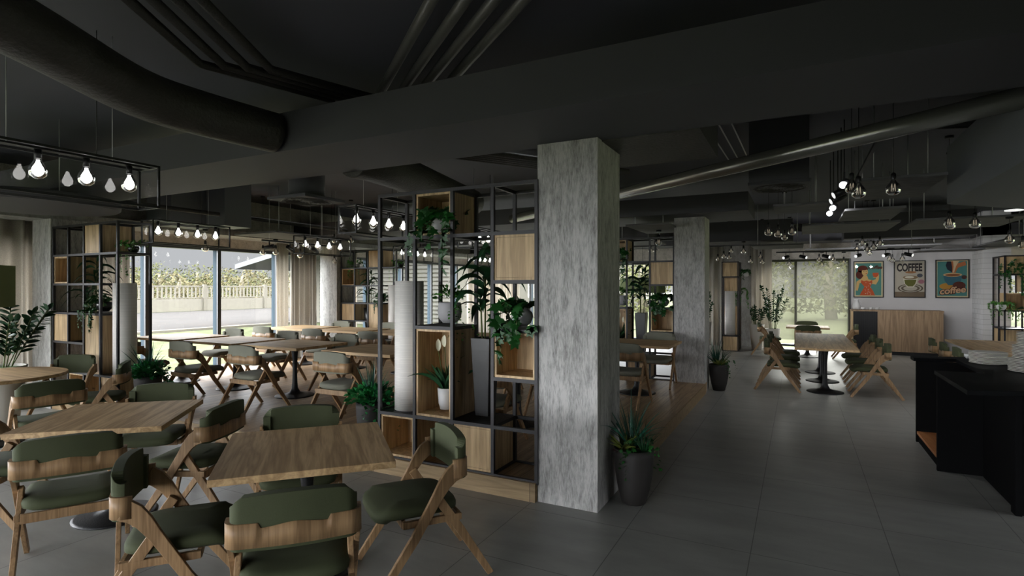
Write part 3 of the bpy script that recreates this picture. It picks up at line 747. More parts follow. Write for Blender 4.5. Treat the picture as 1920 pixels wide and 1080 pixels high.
def zz_mesh(h, stems, seed, lean=.35, leafL=.10):
    random.seed(seed); m = MB(); st = MB()
    for k in range(stems):
        a = k * 2.4 + rnd(-.3, .3); d = Vector((math.cos(a) * lean * rnd(.3, 1), math.sin(a) * lean * rnd(.3, 1), 1)).normalized()
        p = Vector((.07 * math.cos(a), .07 * math.sin(a), 0)); H = h * rnd(.65, 1.05); pts = [p.copy()]; n = int(H / .029)
        side = d.cross(Vector((math.sin(a * 3), math.cos(a * 3), 0))).normalized()
        for j in range(n):
            d = (d + Vector((math.cos(a), math.sin(a), 0)) * .004).normalized(); p = p + d * (H / n); pts.append(p.copy())
            if j > n * .22:
                s = 1 if j % 2 else -1
                m.blade(p, side * s + d * .9 + Vector((rnd(-.3, .3), rnd(-.3, .3), 0)), leafL * rnd(.8, 1.1), leafL * .5, .25, 4, ovate)
        m.blade(p, d, leafL, leafL * .45, .1, 4, ovate); st.tube(pts[::3] + [pts[-1]], .006, 5)
    return m, st
def lathepot(t, prof, m, name='pot', n=32, label=None, soil=None, soilm=None):
    o = build(name, MB().lathe(prof, n), m, t, label=label)
    if soil: build('soil', MB().lathe([(soil[0], soil[1] - .01), (soil[0], soil[1])], n), soilm or M_soil, t)
    return o
def sqpot(t, h, b, tp, m):
    mb = MB(); tk = .012
    A = [(-b, -b), (b, -b), (b, b), (-b, b)]; B = [(-tp, -tp), (tp, -tp), (tp, tp), (-tp, tp)]; I = [(x * .9, y * .9) for x, y in B]
    vs = [(x, y, 0) for x, y in A] + [(x, y, h) for x, y in B] + [(x, y, h) for x, y in I] + [(x, y, h - .04) for x, y in I]
    fs = [(3, 2, 1, 0)]
    for i in range(4):
        j = (i + 1) % 4; fs += [(i, j, 4 + j, 4 + i), (4 + i, 4 + j, 8 + j, 8 + i), (8 + i, 8 + j, 12 + j, 12 + i)]
    fs.append((12, 13, 14, 15)); mb.add(vs, fs); build('pot', mb, m, t, .004)
def ivy_plant(x, y, z, label, seed, fall=.55, size=.075, potm=None, potr=.07, n=9, spread=.17, leafm=None, kind='jug', s=1, group=None):
    t = plant('trailing_ivy', label, 'potted plant', (x, y, z), 0, group); potm = potm or M_whitepot
    R = potr
    if kind == 'jug':
        prof = [(R * .55, 0), (R * .9, R * .3), (R * 1.15, R * .9), (R * 1.05, R * 1.35), (R * .72, R * 1.65), (R * .68, R * 1.8), (R * .85, R * 1.95), (R * .75, R * 1.95), (R * .6, R * 1.75)]
        H = R * 1.9
    else:
        prof = [(R * .6, 0), (R * 1.0, R * .5), (R * 1.12, R * 1.0), (R * 1.0, R * 1.5), (R * .9, R * 1.5), (R * .85, R * 1.35)]; H = R * 1.5
    lathepot(t, prof, potm, soil=(R * .6, H - .01))
    m, st = ivy_mesh(n, fall, spread, size, seed)
    for q in (m, st): q.v = [(a, b, c + H - .01) for a, b, c in q.v]
    # keep the strands from dipping below the pot where the shelf carries it
    for q in (m, st):
        q.v = [(a, b, c) if (c > .02 or b < -potr * 2.1 or abs(a) > 9) else (a, min(b, -potr * 2.2) - .03, c) for a, b, c in q.v] if True else q.v
    build('foliage', m, leafm or M_leaf, t); build('stems', st, M_stem, t)
    return t
def bush_plant(x, y, z, label, seed, R=.12, potm=None, trail=5, leafm=None, potr=.095, group=None):
    t = plant('bushy_plant', label, 'potted plant', (x, y, z), 0, group)
    lathepot(t, [(potr * .6, 0), (potr * .95, potr * .4), (potr * 1.05, potr), (potr * .98, potr * 1.6), (potr * .92, potr * 1.75), (potr * .85, potr * 1.75), (potr * .8, potr * 1.6)], potm or M_greypot, soil=(potr * .84, potr * 1.62))
    m = bushy_mesh(150, R, .04, seed, trail); m.v = [(a, b, c + potr * 1.65) for a, b, c in m.v]
    build('foliage', m, leafm or M_leafl, t); return t
def tall_plant(x, y, z, label, seed, h=.6, poth=.62, pot='sq', group=None, L=.34, W=.05, heads=3, leafm=None):
    t = plant('corn_plant', label, 'potted plant', (x, y, z), 0, group)
    if pot == 'sq': sqpot(t, poth, .065, .095, M_blackpot)
    elif pot == 'round': lathepot(t, [(.05, 0), (.11, .04), (.12, .09), (.07, .14), (.05, .15), (.06, .17)], M_blackpot); poth = .17
    else: lathepot(t, [(.06, 0), (.11, poth * .6), (.13, poth), (.12, poth), (.11, poth - .03)], M_blackpot, soil=(.11, poth - .02))
    m, st = dracaena_mesh(h, seed, heads, L, W)
    for q in (m, st): q.v = [(a, b, c + poth - .03) for a, b, c in q.v]
    build('leaves', m, leafm or M_leafd, t); build('canes', st, M_stem, t)
    return t
PT = {}
def planter(x, y, z, label, kind, seed, rz=0):
    if kind in PT: return dup(PT[kind], (x, y, z), rz, label, 'charcoal floor planters')
    t = plant('mixed_planter', label, 'planter', (x, y, z), rz, 'charcoal floor planters'); PT[kind] = t
    lathepot(t, [(.085, 0), (.095, .01), (.125, .12), (.147, .25), (.155, .38), (.155, .435), (.146, .435), (.14, .40)], M_darkpot, soil=(.14, .41))
    Z = .41
    if kind == 'a':   # bush with spikes
        m = bushy_mesh(520, .235, .055, seed, 12, .62, .05); m.v = [(a, b, c + Z) for a, b, c in m.v]; build('foliage', m, M_bush, t)
        g = grass_mesh(34, .46, seed + 1, 1.0, .016); g.v = [(a, b, c + Z) for a, b, c in g.v]; build('spiky_leaves', g, M_leafb, t)
    else:
        g = grass_mesh(40, .44, seed + 1, 1.1, .017, (-.03, .03)); g.v = [(a, b, c + Z) for a, b, c in g.v]; build('spiky_leaves', g, M_leafb, t)
        g = grass_mesh(26, .3, seed + 3, .9, .01, (.08, .0)); g.v = [(a, b, c + Z) for a, b, c in g.v]; build('spiky_leaves', g, M_leafd, t)
        m = MB(); random.seed(seed)
        for k in range(22):
            a = k * 2.4; m.blade((-.07, -.05, Z), (math.cos(a), math.sin(a), .5 + .05 * k), .15 + .003 * k, .035, .4, 4, lance)
        build('rosette', m, mat('rosette_green', srgb(96, 104, 44), .5), t, label='yellow-green rosette')
        m = MB()
        for k in range(16):
            a = k * 2.4; m.blade((-.09, -.07, Z), (math.cos(a), math.sin(a), .25), .07, .02, .2, 3, lance)
        build('red_leaves', m, M_leafr, t, label='dark red leaves at the rim')
        m, st = ivy_mesh(8, .22, .2, .045, seed + 5)
        for q in (m, st): q.v = [(a + .09, b, c + Z) for a, b, c in q.v]
        build('trailing_leaves', m, M_leaf, t)
    return t
planter(-1.16, 4.36, 0, 'charcoal planter with spiky leaves standing at the foot of the nearest column', 'b', 3)
planter(-1.17, 9.78, 0, 'charcoal planter with spiky leaves standing beside the second column', 'b', 3, 1.2)
planter(-3.72, 4.22, ZP, 'charcoal planter with a leafy bush left of the tall shelf on the platform edge', 'a', 11)
planter(-7.36, 4.16, ZP, 'charcoal planter with a leafy bush beside the left shelf', 'a', 11, 2.0)
def zz(x, y, z, label, seed, h, stems, pr=.25, ph=.7, rz=0, leafL=.1, lean=.35):
    t = plant('potted_zz_plant', label, 'potted plant', (x, y, z), rz, 'plants in tall cream pots')
    lathepot(t, [(pr * .6, 0), (pr * .64, .01), (pr * .98, ph), (pr * .9, ph), (pr * .88, ph - .04)], M_beigepot, soil=(pr * .885, ph - .03), soilm=M_moss)
    m, st = zz_mesh(h, stems, seed, lean, leafL)
    for q in (m, st): q.v = [(a * (pr / .2), b * (pr / .2), c + ph - .04) for a, b, c in q.v]
    build('leaves', m, M_leafd, t); build('stems', st, M_stem, t); return t
zz(-8.72, 3.2, 0, 'dark leafy plant in a cream pot behind the round table', 21, .78, 13, .25, .74, leafL=.11, lean=.5)
zz(-9.5, 2.15, 0, 'dark leafy plant in a cream pot at the left picture edge', 22, .85, 10, .25, .74, leafL=.11, lean=.4)
zz(-2.28, 15.9, 0, 'leafy plant in a cream pot left of the far tower shelf', 23, .8, 6, .19, .78, lean=.25)
zz(-1.02, 16.75, 0, 'small leafy plant in a cream pot right of the far tower shelf', 24, .5, 9, .2, .7, lean=.3)
zz(-.62, 16.6, 0, 'tall leafy plant in a cream pot in front of the far window', 25, 1.15, 9, .2, .6, lean=.28)

# ================================================================ shelves
FR = .029
def shelf_frame(t, nx, nz, segs, dep=.4, ny=1):
    pass
def cubby(t, x0, x1, z0, z1, y0, y1, open_=True, name='oak_cubby'):
    th = .022; m = MB(); e = .012
    x0 += e; x1 -= e; z0 += e; z1 -= e; y0 += 0.0; y1 -= e
    m.box(x0, x0 + th, y0, y1, z0, z1); m.box(x1 - th, x1, y0, y1, z0, z1)
    m.box(x0 + th, x1 - th, y0, y1, z0, z0 + th); m.box(x0 + th, x1 - th, y0, y1, z1 - th, z1)
    m.box(x0 + th, x1 - th, y1 - .012, y1, z0 + th, z1 - th)
    o = build(name, m, M_oak_z if not open_ else M_oak_z, t)
    if not open_:
        build('cubby_door', MB().box(x0 + th + .002, x1 - th - .002, y0 + .001, y0 + .02, z0 + th + .002, z1 - th - .002), M_oak_z, o)
    return o
U = .4
def shelf_unit(label, loc, rz, cols, rows, dep_cells, bars_skip, boxes, rails, group='black steel plant shelves', name='plant_shelf', W=U):
    # cells W x U; front plane at y=0 going +y; boxes: (c0,c1,r0,r1,d0,d1,open)
    t = thing(name, label, 'shelf', loc, rz, group)
    m = MB(); nd = max(dep_cells)
    H = rows * U
    for c in range(cols + 1):
        dc = max(dep_cells[max(c - 1, 0)], dep_cells[min(c, cols - 1)])
        for d in range(dc + 1):
            m.bar((c * W, d * U, 0), (c * W, d * U, H), FR)
        for r in (0, 1, rows - 1, rows):
            m.bar((c * W, 0, r * U), (c * W, dc * U, r * U), FR)
    for r in (0, 1, rows - 1, rows):
        for d in range(nd + 1):
            c0 = min(c for c in range(cols) if dep_cells[c] >= d)
            c1 = max(c for c in range(cols) if dep_cells[c] >= d) + 1
            m.bar((c0 * W, d * U, r * U), (c1 * W, d * U, r * U), FR)
    for (c0, c1, r) in rails:
        dc = min(dep_cells[c0:c1])
        for d in (0, dc): m.bar((c0 * W, d * U, r * U), (c1 * W, d * U, r * U), FR)
        for c in range(c0, c1 + 1): m.bar((c * W, 0, r * U), (c * W, dc * U, r * U), FR)
    build('steel_frame', m, M_frame, t)
    for b in boxes:
        c0, c1, r0, r1, d0, d1, op = b
        cubby(t, c0 * W, c1 * W, r0 * U, r1 * U, d0 * U, d1 * U, op)
    # thin black trays where pots stand
    return t
def tray(t, c0, c1, r, d0=0, d1=1, W=U):
    build('shelf_tray', MB().box(c0 * W + .013, c1 * W - .013, d0 * U + .013, d1 * U - .013, r * U - .004, r * U + .012), M_black, t)
boxes1 = [(0, 1, 0, 1, 0, 1, True), (2, 3, 0, 1, 0, 1, False), (1, 2, 1, 3, 0, 1, True), (3, 4, 2, 3, 0, 1, True), (3, 4, 4, 5, 0, 1, False), (1, 2, 5, 6, 0, 1, True)]
rails1 = [(1, 2, 3), (3, 4, 2), (3, 4, 3), (3, 4, 4)]
X1 = -3.45
s1 = shelf_unit('tall black steel shelf with oak boxes standing left of the nearest column', (X1, 4.02, ZP), 0, 4, 6, [1, 1, 1, 1], [], boxes1, rails1)
tray(s1, 0, 1, 1); tray(s1, 2, 3, 1); tray(s1, 1, 2, 3); tray(s1, 3, 4, 3); tray(s1, 1, 2, 5)
s2 = dup(s1, (X1, 9.5, ZP), 0, 'tall black steel shelf with oak boxes left of the second column')
CYL = {}
def cyl(x, y, z, label, h=1.2, r=.135):
    if CYL: return dup(CYL['c'], (x, y, z), 0, label, 'white ribbed column lamps')
    t = thing('column_lamp', label, 'lamp', (x, y, z), 0, 'white ribbed column lamps'); CYL['c'] = t
    build('ribbed_shade', MB().lathe([(r, 0), (r, h), (r - .006, h), (r - .006, h - .03)], 48), M_tubelamp, t)
    return t
zt = ZP + .415
cyl(X1 + .19, 4.21, zt, 'white ribbed cylinder standing in the tall shelf beside the nearest column')
cyl(X1 + .19, 9.70, zt, 'white ribbed cylinder standing in the shelf beside the second column')
def dress(y, tagname, seed):
    a = X1
    ivy_plant(a + .6, y + .13, ZP + 2.035, 'ivy trailing from the topmost oak box of the ' + tagname, seed, .62, .13, potr=.082, n=8)
    ivy_plant(a + 1.4, y + .14, ZP + 1.235, 'ivy over the open right-hand oak box of the ' + tagname, seed + 1, .5, .14, potr=.082, n=7)
    bush_plant(a + .64, y + .2, ZP + 1.235, 'small bushy plant in a grey pot on the ' + tagname, seed + 2, R=.14, potr=.105)
    tall_plant(a + 1.0, y + .22, ZP + .435, 'long-leaved plant in a tall black square pot in the ' + tagname, seed + 3, .80, .68, L=.42, W=.08)
    t = plant('peace_lily', 'peace lily in a white pot inside the ' + tagname, 'potted plant', (a + .62, y + .17, ZP + .46))
    lathepot(t, [(.055, 0), (.068, .05), (.078, .19), (.07, .19), (.066, .16)], M_whitepot, soil=(.066, .17))
    m = MB(); random.seed(seed + 9)
    for k in range(26):
        b = rnd(0, 2 * PI); q = rnd(.15, .9)
        m.blade((.02 * math.cos(b), .02 * math.sin(b), .16), (math.cos(b) * q, math.sin(b) * q, 1), rnd(.2, .44), .055, rnd(.3, 1.1), 6, lance)
    build('leaves', m, M_leafd, t)
    f = MB(); st = MB()
    for dx, h in ((.0, .56), (-.07, .52), (.08, .48)):
        st.tube([(0, 0, .16), (dx * .6, 0, .3), (dx, -.02, h)], .004, 5); f.blade((dx, -.02, h), (dx * .5, 0, 1), .11, .05, .0, 5, ovate, fold=.9)
    build('stems', st, M_stem, t); build('white_flower', f, M_spathe, t)
dress(4.02, 'shelf beside the nearest column', 30)
dress(9.5, 'shelf beside the second column', 30)
# left shelf (front plane y = 4) and its counterpart at the back of the platform
boxesL = [(0, 1, 4, 5, 0, 1, True), (0, 1, 2, 3, 0, 1, False), (2, 3, 5, 6, 0, 1, False), (2, 3, 1, 3, 0, 1, False), (3, 4, 0, 1, 0, 1, False), (1, 2, 0, 1, 0, 1, True)]
railsL = [(0, 2, 2), (0, 2, 3), (0, 3, 4), (2, 3, 3)]
XLs = -9.33
s3 = shelf_unit('black steel shelf with oak boxes against the left column by the windows', (XLs, 4.0, ZP), 0, 4, 6, [1, 1, 1, 1], [], boxesL, railsL)
tray(s3, 1, 2, 5); tray(s3, 2, 3, 3); tray(s3, 3, 4, 1); tray(s3, 1, 2, 1); tray(s3, 3, 4, 5)
s4 = dup(s3, (XLs - .07, 9.62, ZP), 0, 'black steel shelf with oak boxes against the back column by the windows')
cyl(-7.95, 4.2, zt, 'white ribbed cylinder standing in the left shelf by the windows')
cyl(-8.02, 9.82, zt, 'white ribbed cylinder standing in the back shelf by the windows')
for y0, nm, sd in ((4.0, 'left shelf by the windows', 50), (9.62, 'back shelf by the windows', 60)):
    tall_plant(-8.76, y0 + .22, ZP + .435, 'long-leaved plant in a tall black pot in the ' + nm, sd, .85, .66, pot='taper', L=.38, W=.055)
    ivy_plant(-8.32, y0 + .14, ZP + 1.235, 'ivy trailing over the long oak box of the ' + nm, sd + 1, .45, .075, potm=M_blackpot, potr=.085, n=12, kind='bowl')
    ivy_plant(-7.9, y0 + .28, ZP + 2.018, 'fine-leaved ivy hanging at the window side of the ' + nm, sd + 2, .5, .05, potm=M_blackpot, potr=.06, n=9, kind='bowl', leafm=M_leafl)
tall_plant(-8.75, 4.2, ZP + 2.015, 'small spiky plant in a black vase near the top of the left shelf', 70, .06, .1, pot='round', L=.16, W=.02, heads=1)
ivy_plant(-9.12, 9.82, ZP + 2.018, 'light green ivy spilling from the upper left cell of the back shelf', 72, .45, .06, potr=.06, n=12, leafm=M_leafl, kind='bowl')
# far tower shelf standing on the tiles
boxesT = [(0, 1, 5, 6, 0, 1, False), (0, 1, 0, 1, 1, 2, False), (0, 1, 0, 1, 0, 1, False), (0, 1, 4, 5, 1, 2, False), (0, 1, 1, 3, 1, 2, False)]
s5 = shelf_unit('slim far black steel tower shelf with oak boxes standing before the curtains', (-1.84, 16.05, 0), 0, 1, 6, [2], [], boxesT, [], name='tower_shelf')
tray(s5, 0, 1, 1)
cyl(-1.66, 16.25, .415, 'white ribbed cylinder standing in the far tower shelf')
ivy_plant(-1.5, 16.9, 1.5, 'green ivy hanging down the right side of the far tower shelf', 80, .7, .07, potr=.07, n=12, leafm=M_leafl, spread=.25)
ivy_plant(-1.3, 16.85, 2.02, 'dark ivy at the top right of the far tower shelf', 81, .4, .08, potr=.07, n=10, spread=.25)
# right shelf
boxesR = [(0, 1, 3, 4, 1, 2, True), (1, 2, 4, 5, 0, 1, False), (0, 1, 5, 6, 1, 2, False), (1, 2, 3, 5, 0, 1, False), (0, 2, 0, 1, 1, 2, False)]
boxesR = [(0, 1, 3, 4, 0, 1, True), (1, 3, 4, 5, 1, 2, False), (1, 3, 3, 4, 1, 2, False), (0, 1, 5, 6, 0, 1, False), (1, 3, 5, 6, 1, 2, False), (0, 2, 1, 2, 1, 2, False)]
s6 = shelf_unit('black steel shelf with oak boxes at the far right by the white brick pier', (4.02, 15.75, 0), 0, 3, 6, [2, 2, 2], [], boxesR, [(0, 3, 2), (0, 3, 3)])
tray(s6, 0, 1, 2, 0, 1); tray(s6, 1, 2, 5, 0, 1); tray(s6, 0, 1, 5, 0, 1); tray(s6, 1, 2, 2, 0, 1); tray(s6, 1, 2, 3, 0, 1)
ivy_plant(4.2, 15.9, 1.635 + .38, 'dark ivy trailing from the upper left of the far right shelf', 90, .7, .09, potr=.09, n=16, spread=.4)
ivy_plant(4.65, 15.9, 2.015, 'light ivy in a white pot trailing from the upper middle of the far right shelf', 91, .8, .075, potr=.1, n=18, leafm=M_leafl, spread=.25)
ivy_plant(3.93, 15.62, 1.22, 'light ivy hanging outside the left edge of the far right shelf', 92, .5, .06, potr=.08, n=14, leafm=M_leafl, spread=.2, kind='bowl')
tall_plant(4.6, 15.93, .815, 'broad-leaved plant in a black bowl low in the far right shelf', 93, .35, .12, pot='taper', L=.42, W=.1)
tall_plant(5.3, 15.4, 0, 'broad-leaved plant in a big black pot right of the far right shelf', 94, .6, 1.1, pot='sq', L=.4, W=.1)
bush_plant(4.6, 15.93, 1.215, 'small plant in a black pot in the middle of the far right shelf', 95, .12, M_blackpot, 0)

# ================================================================ glass lamps with bulbs
LAMP = {}
def box_lamp(x, y, label, n=4, L=1.1):
    # frame: width .25 in x, L in y, z 2.3 .. 2.6
    if 'l' in LAMP: return dup(LAMP['l'], (x, y, 2.3), 0, label, 'long glass box lamps')
    t = thing('glass_box_lamp', label, 'pendant lamp', (x, y, 2.3), 0, 'long glass box lamps'); LAMP['l'] = t
    m = MB(); w_, h = .125, .3; b = .016
    for sx in (-w_, w_):
        for z in (0, h): m.bar((sx, -L / 2, z), (sx, L / 2, z), b)
        for yy in (-L / 2, L / 2): m.bar((sx, yy, 0), (sx, yy, h), b)
    for yy in (-L / 2, L / 2):
        for z in (0, h): m.bar((-w_, yy, z), (w_, yy, z), b)
    m.box(-.03, .03, -L / 2, L / 2, h - .006, h + .006)
    build('lamp_frame', m, M_black, t)
    for k, sx in enumerate((-w_, w_)):
        build('glass_pane', MB().add([(sx, -L / 2, 0), (sx, L / 2, 0), (sx, L / 2, h), (sx, -L / 2, h)], [(0, 1, 2, 3)]), M_lglass, t)
    for yy in (-L / 2, L / 2):
        build('glass_pane', MB().add([(-w_, yy, 0), (w_, yy, 0), (w_, yy, h), (-w_, yy, h)], [(0, 1, 2, 3)]), M_lglass, t)
    for k in range(n):
        yy = -L / 2 + (k + .5) * L / n
        so = build('lamp_socket', MB().lathe([(.02, h - .065), (.02, h - .004)], 16, (0, yy, 0)), M_black, t)
        build('glowing_bulb', MB().lathe([(.014, h - .075), (.018, h - .09), (.028, h - .12), (.033, h - .142), (.029, h - .16), (.013, h - .176), (.002, h - .18)], 16, (0, yy, 0)), M_hot, so)
        build('bulb_glass', MB().lathe([(.02, h - .068), (.026, h - .085), (.045, h - .115), (.052, h - .145), (.044, h - .175), (.02, h - .194), (.002, h - .198)], 20, (0, yy, 0), closed=False), M_bulbglass, so)
    for yy in (-L / 2 + .25, L / 2 - .25):
        build('suspension_wire', MB().tube([(0, yy, h), (0, yy, ZC - 2.3)], .0025, 5), M_rod, t)
    build('power_cord', MB().tube([(0, L / 2 - .35, h), (0, L / 2 - .35, ZC - 2.3)], .003, 5), M_black, t)
    return t
for y, nm in ((1.92, 'over the left front table'), (5.1, 'hanging left of the tall shelf'), (7.5, 'seen through the tall shelf'), (10.2, 'beyond the back shelf in the middle line')):
    box_lamp(-4.36, y, 'long glass box lamp with glowing bulbs ' + nm)
for y, nm in ((4.85, 'above the left shelf and windows'), (7.35, 'in front of the curtain beyond the left windows'), (10.0, 'behind the back shelf by the windows')):
    box_lamp(-7.62, y, 'long glass box lamp with glowing bulbs ' + nm)
box_lamp(-4.36, 14.2, 'farthest small glass lamp with glowing bulbs'); box_lamp(-7.6, 13.0, 'far glass lamp with glowing bulbs near the back windows')

# ================================================================ filament pendants
PEND = {}
def fwd(px, py, d):
    F = (-math.sin(math.radians(27.27)), math.cos(math.radians(27.27))); R = (F[1], -F[0]); r = (px - 960) / 1041 * d
    return (F[0] * d + R[0] * r, F[1] * d + R[1] * r, 1.7 + (540 - py) / 1041 * d)
def pendant(x, y, z, label, group):
    H_ = ztop(x, y, .05)
    for a, b, c, d, h in BOARDS:
        if a - .05 < x < b + .05 and c - .05 < y < d + .05: H_ = min(H_, h)
    if z > H_ - .2: z = H_ - .2
    t = thing('filament_pendant', label, 'pendant lamp', (x, y, z), 0, group)
    if not PEND:
        PEND['s'] = build('lamp_socket', MB().lathe([(.008, .13), (.02, .12), (.022, .07), (.018, .065)], 12), M_black, t)
        PEND['g'] = build('bulb_glass', MB().lathe([(.018, .068), (.024, .05), (.05, .018), (.06, -.01), (.053, -.04), (.03, -.06), (.004, -.066)], 18, closed=False), M_bulbglass, t)
        f = MB(); pts = []
        for k in range(9):
            a = k * PI / 4; pts.append((.016 * math.cos(a), .016 * math.sin(a), .035 if k % 2 else -.03))
        f.tube(pts, .0018, 4); PEND['f'] = build('filament', f, M_fil, t)
        r = MB().lathe([(.050, -.047), (.0535, -.04), (.056, -.033)], 18, closed=False)
    else:
        for k in 'sgf':
            c = PEND[k].copy(); C.objects.link(c); c.parent = t
    build('cord', MB().tube([(0, 0, .12), (0, 0, H_ - z - .03)], .003, 5), M_black, t)
    build('ceiling_rose', MB().lathe([(.045, H_ - z - .03), (.045, H_ - z - .001)], 16), M_black, t)
    return t
clusters = [
 ('in front of the right ceiling panels', 'pendants in front of the right ceiling panels', [(1597, 350, 24), (1610, 358, 26), (1675, 352, 26)]),
 ('below the bulkhead over the bar', 'pendants below the bulkhead', [(1780, 416, 19), (1782, 421, 17), (1828, 418, 19), (1893, 448, 16), (1918, 458, 15)]),
 ('right of the swirl diffuser', 'pendants near the swirl diffuser', [(1441, 434, 15), (1459, 437, 15), (1471, 444, 12), (1485, 433, 15)]),
 ('above the sideboard', 'pendants above the sideboard', [(1607, 463, 10), (1617, 455, 12), (1626, 468, 11), (1630, 474, 10), (1638, 463, 11), (1650, 456, 12), (1668, 485, 9), (1673, 487, 9), (1692, 485, 9)]),
 ('in front of the far window', 'pendants in front of the far window', [(1480, 494, 8), (1536, 479, 9), (1562, 479, 9), (1541, 496, 8), (1582, 491, 8)]),
 ('around the far tower shelf', 'pendants around the far tower shelf', [(1346, 485, 7), (1357, 480, 9), (1367, 482, 8), (1371, 470, 8), (1394, 471, 10), (1407, 489, 7), (1426, 481, 8), (1429, 490, 7)]),
 ('between the two columns', 'pendants between the two columns', [(1235, 433, 13), (1220, 469, 9), (1229, 469, 9)]),
 ('in front of the left windows', 'pendants in front of the left windows', [(385, 465, 10), (493, 472, 8), (517, 472, 8), (627, 450, 11), (627, 489, 7), (658, 450, 11), (563, 478, 7)]),
]
ORD = ['leftmost', 'second from the left', 'third from the left', 'fourth from the left', 'fifth from the left', 'sixth from the left', 'seventh from the left', 'eighth from the left', 'rightmost']
for nm, grp, L_ in clusters:
    L_ = sorted(L_)
    for i, (px, py, s) in enumerate(L_):
        p = fwd(px, py, .12 * 1041 / s)
        q = .12 * 1041 / s
        while p[1] > 16.5 or p[0] < XL + .85: q *= .95; p = fwd(px, py, q)
        o = 'rightmost' if i == len(L_) - 1 else ORD[i]
        pendant(p[0], p[1], p[2], o + ' of %d filament pendants ' % len(L_) + nm, grp)

# ================================================================ spot lamps
def spot(p, d, label, group, lit=True, s=1):
    t = thing('spot_lamp', label, 'spot lamp', p, 0, group)
    d = Vector(d).normalized(); M = d.to_track_quat('Z', 'Y').to_matrix().to_4x4()
    build('lamp_body', MB().lathe([(.038 * s, -.09 * s), (.042 * s, -.08 * s), (.042 * s, .085 * s)], 20, M=M), M_black, t)
    build('lamp_face', MB().lathe([(.036 * s, .086 * s), (.036 * s, .088 * s)], 20, M=M), M_spot, t, label='round white front lens')
    build('bracket', MB().box(-.008, .008, -.008, .008, .02, .12 * s), M_black, t)
    return t
tr = MB().box(-.015, .015, -1.6, 1.6, 0, .03); tag(build('track_rail', tr, M_black), 'black lamp track running lengthwise near the swirl diffuser', 'track', None).location = (.62, 6.9, 2.98)
for i, (px, py, d_, dr) in enumerate(((1583, 344, 5.9, (-.2, -1, -.35)), (1577, 360, 6.2, (-1, -.3, -.5)), (1571, 372, 6.6, (-1, -.3, -.5)), (1563, 388, 7.3, (-.2, -1, -.3)), (1557, 398, 7.8, (-.2, -1, -.3)))):
    p = fwd(px, py, d_)
    s_ = spot(p, dr, ['nearest', 'second nearest', 'middle', 'second farthest', 'farthest'][i] + ' spot lamp in the line of five near the swirl diffuser', 'spot lamps near the swirl diffuser')
    build('stem', MB().tube([(0, 0, .05), (0, 0, 3.49 - p[2])], .006, 5), M_black, s_)
tr = build('track_rail', MB().box(-1.35, 1.35, -.015, .015, 0, .03), M_black); tag(tr, 'black lamp track across the far window and first poster', 'track'); tr.location = (.9, 14.1, 2.50)
tr2 = MB(); [tr2.tube([(x, 0, .03), (x, 0, .99)], .005, 5) for x in (-1.2, 1.2)]; build('hanger_wire', tr2, M_rod, tr)
for i, x in enumerate((-.25, .1, .55, 1.15, 1.65, 2.05)):
    spot((x, 14.1, 2.40), ((-.8, -1, -.3) if i in (0, 3, 4) else (.9, -.6, -.3)), ORD[i] + ' spot lamp on the track across the far window', 'spot lamps on the far track', s=.9)
tr = build('track_rail', MB().box(-.015, .015, -.75, .75, 0, .03), M_black); tag(tr, 'black lamp track in front of the left windows', 'track'); tr.location = (-8.3, 7.35, 2.52)
tr2 = MB(); [tr2.tube([(0, y, .03), (0, y, .97)], .005, 5) for y in (-.6, .6)]; build('hanger_wire', tr2, M_rod, tr)
for i, y in enumerate((6.75, 7.2, 7.8)):
    spot((-8.3, y, 2.42), ((-1, -.4, -.2) if i == 0 else (-.3, 1, -.5)), ['left', 'middle', 'right'][i] + ' black spot lamp on the track in front of the left windows', 'spot lamps by the left windows', s=.95)
o = build('recessed_lamp', MB().lathe([(.1, 0), (.1, .012)], 32), M_spot); tag(o, 'round white ceiling lamp shining under the bulkhead at the right edge', 'ceiling lamp'); o.location = fwd(1902, 395, 7.2)
o2 = build('bracket', MB().tube([(0, 0, .012), (0, 0, .6)], .01, 6), M_black, o)
def beamlight(p, d, e, ang=120, r=.04):
    l = bpy.data.lights.new('spot_light', 'SPOT'); l.energy = e; l.spot_size = math.radians(ang); l.spot_blend = 1; l.shadow_soft_size = r
    o = bpy.data.objects.new('spot_light', l); C.objects.link(o); o.location = p; o.rotation_euler = Vector(d).to_track_quat('-Z', 'Y').to_euler()
for x, tx in ((-.25, 1.0), (1.15, 1.7), (1.65, 2.6), (2.05, 3.5)): beamlight((x, 14.2, 2.38), (tx - x, 3.2, -.7), 36, 140)
for px, py, d_ in ((1583, 344, 5.8), (1563, 388, 7.2), (1557, 398, 7.7)): beamlight(fwd(px, py, d_), (.2, .7, -1), 30, 150)
q = fwd(1902, 397, 7.2); beamlight((q[0], q[1], q[2] - .02), (0, .2, -1), 18, 150, .08)
# faceted green felt shades
def shade(x, y, z, label, R=.45, h=.42):
    t = thing('felt_pendant', label, 'pendant lamp', (x, y, z), .2, 'green felt pendant shades')
    build('felt_shade', MB().lathe([(R, 0), (R, h), (R - .012, h), (R - .012, 0), (R, 0)], 8, smooth=False, closed=False), M_shade, t)
    m = MB(); m.bar((-R + .02, 0, h - .02), (R - .02, 0, h - .02), .012); m.bar((0, -R + .02, h - .02), (0, R - .02, h - .02), .012); build('spreader', m, M_black, t)
    build('cord', MB().tube([(0, 0, h - .02), (0, 0, ZC - z)], .004, 5), M_black, t)
    build('bulb_socket', MB().lathe([(.02, h - .12), (.02, h - .02)], 12), M_black, t)
    return t
shade(-8.42, 2.75, 1.48, 'green felt lampshade at the left picture edge above the round table', .45, .48)
shade(-3.75, 15.0, 1.57, 'green felt lampshade seen between the two columns behind the second shelf', .6, .40)
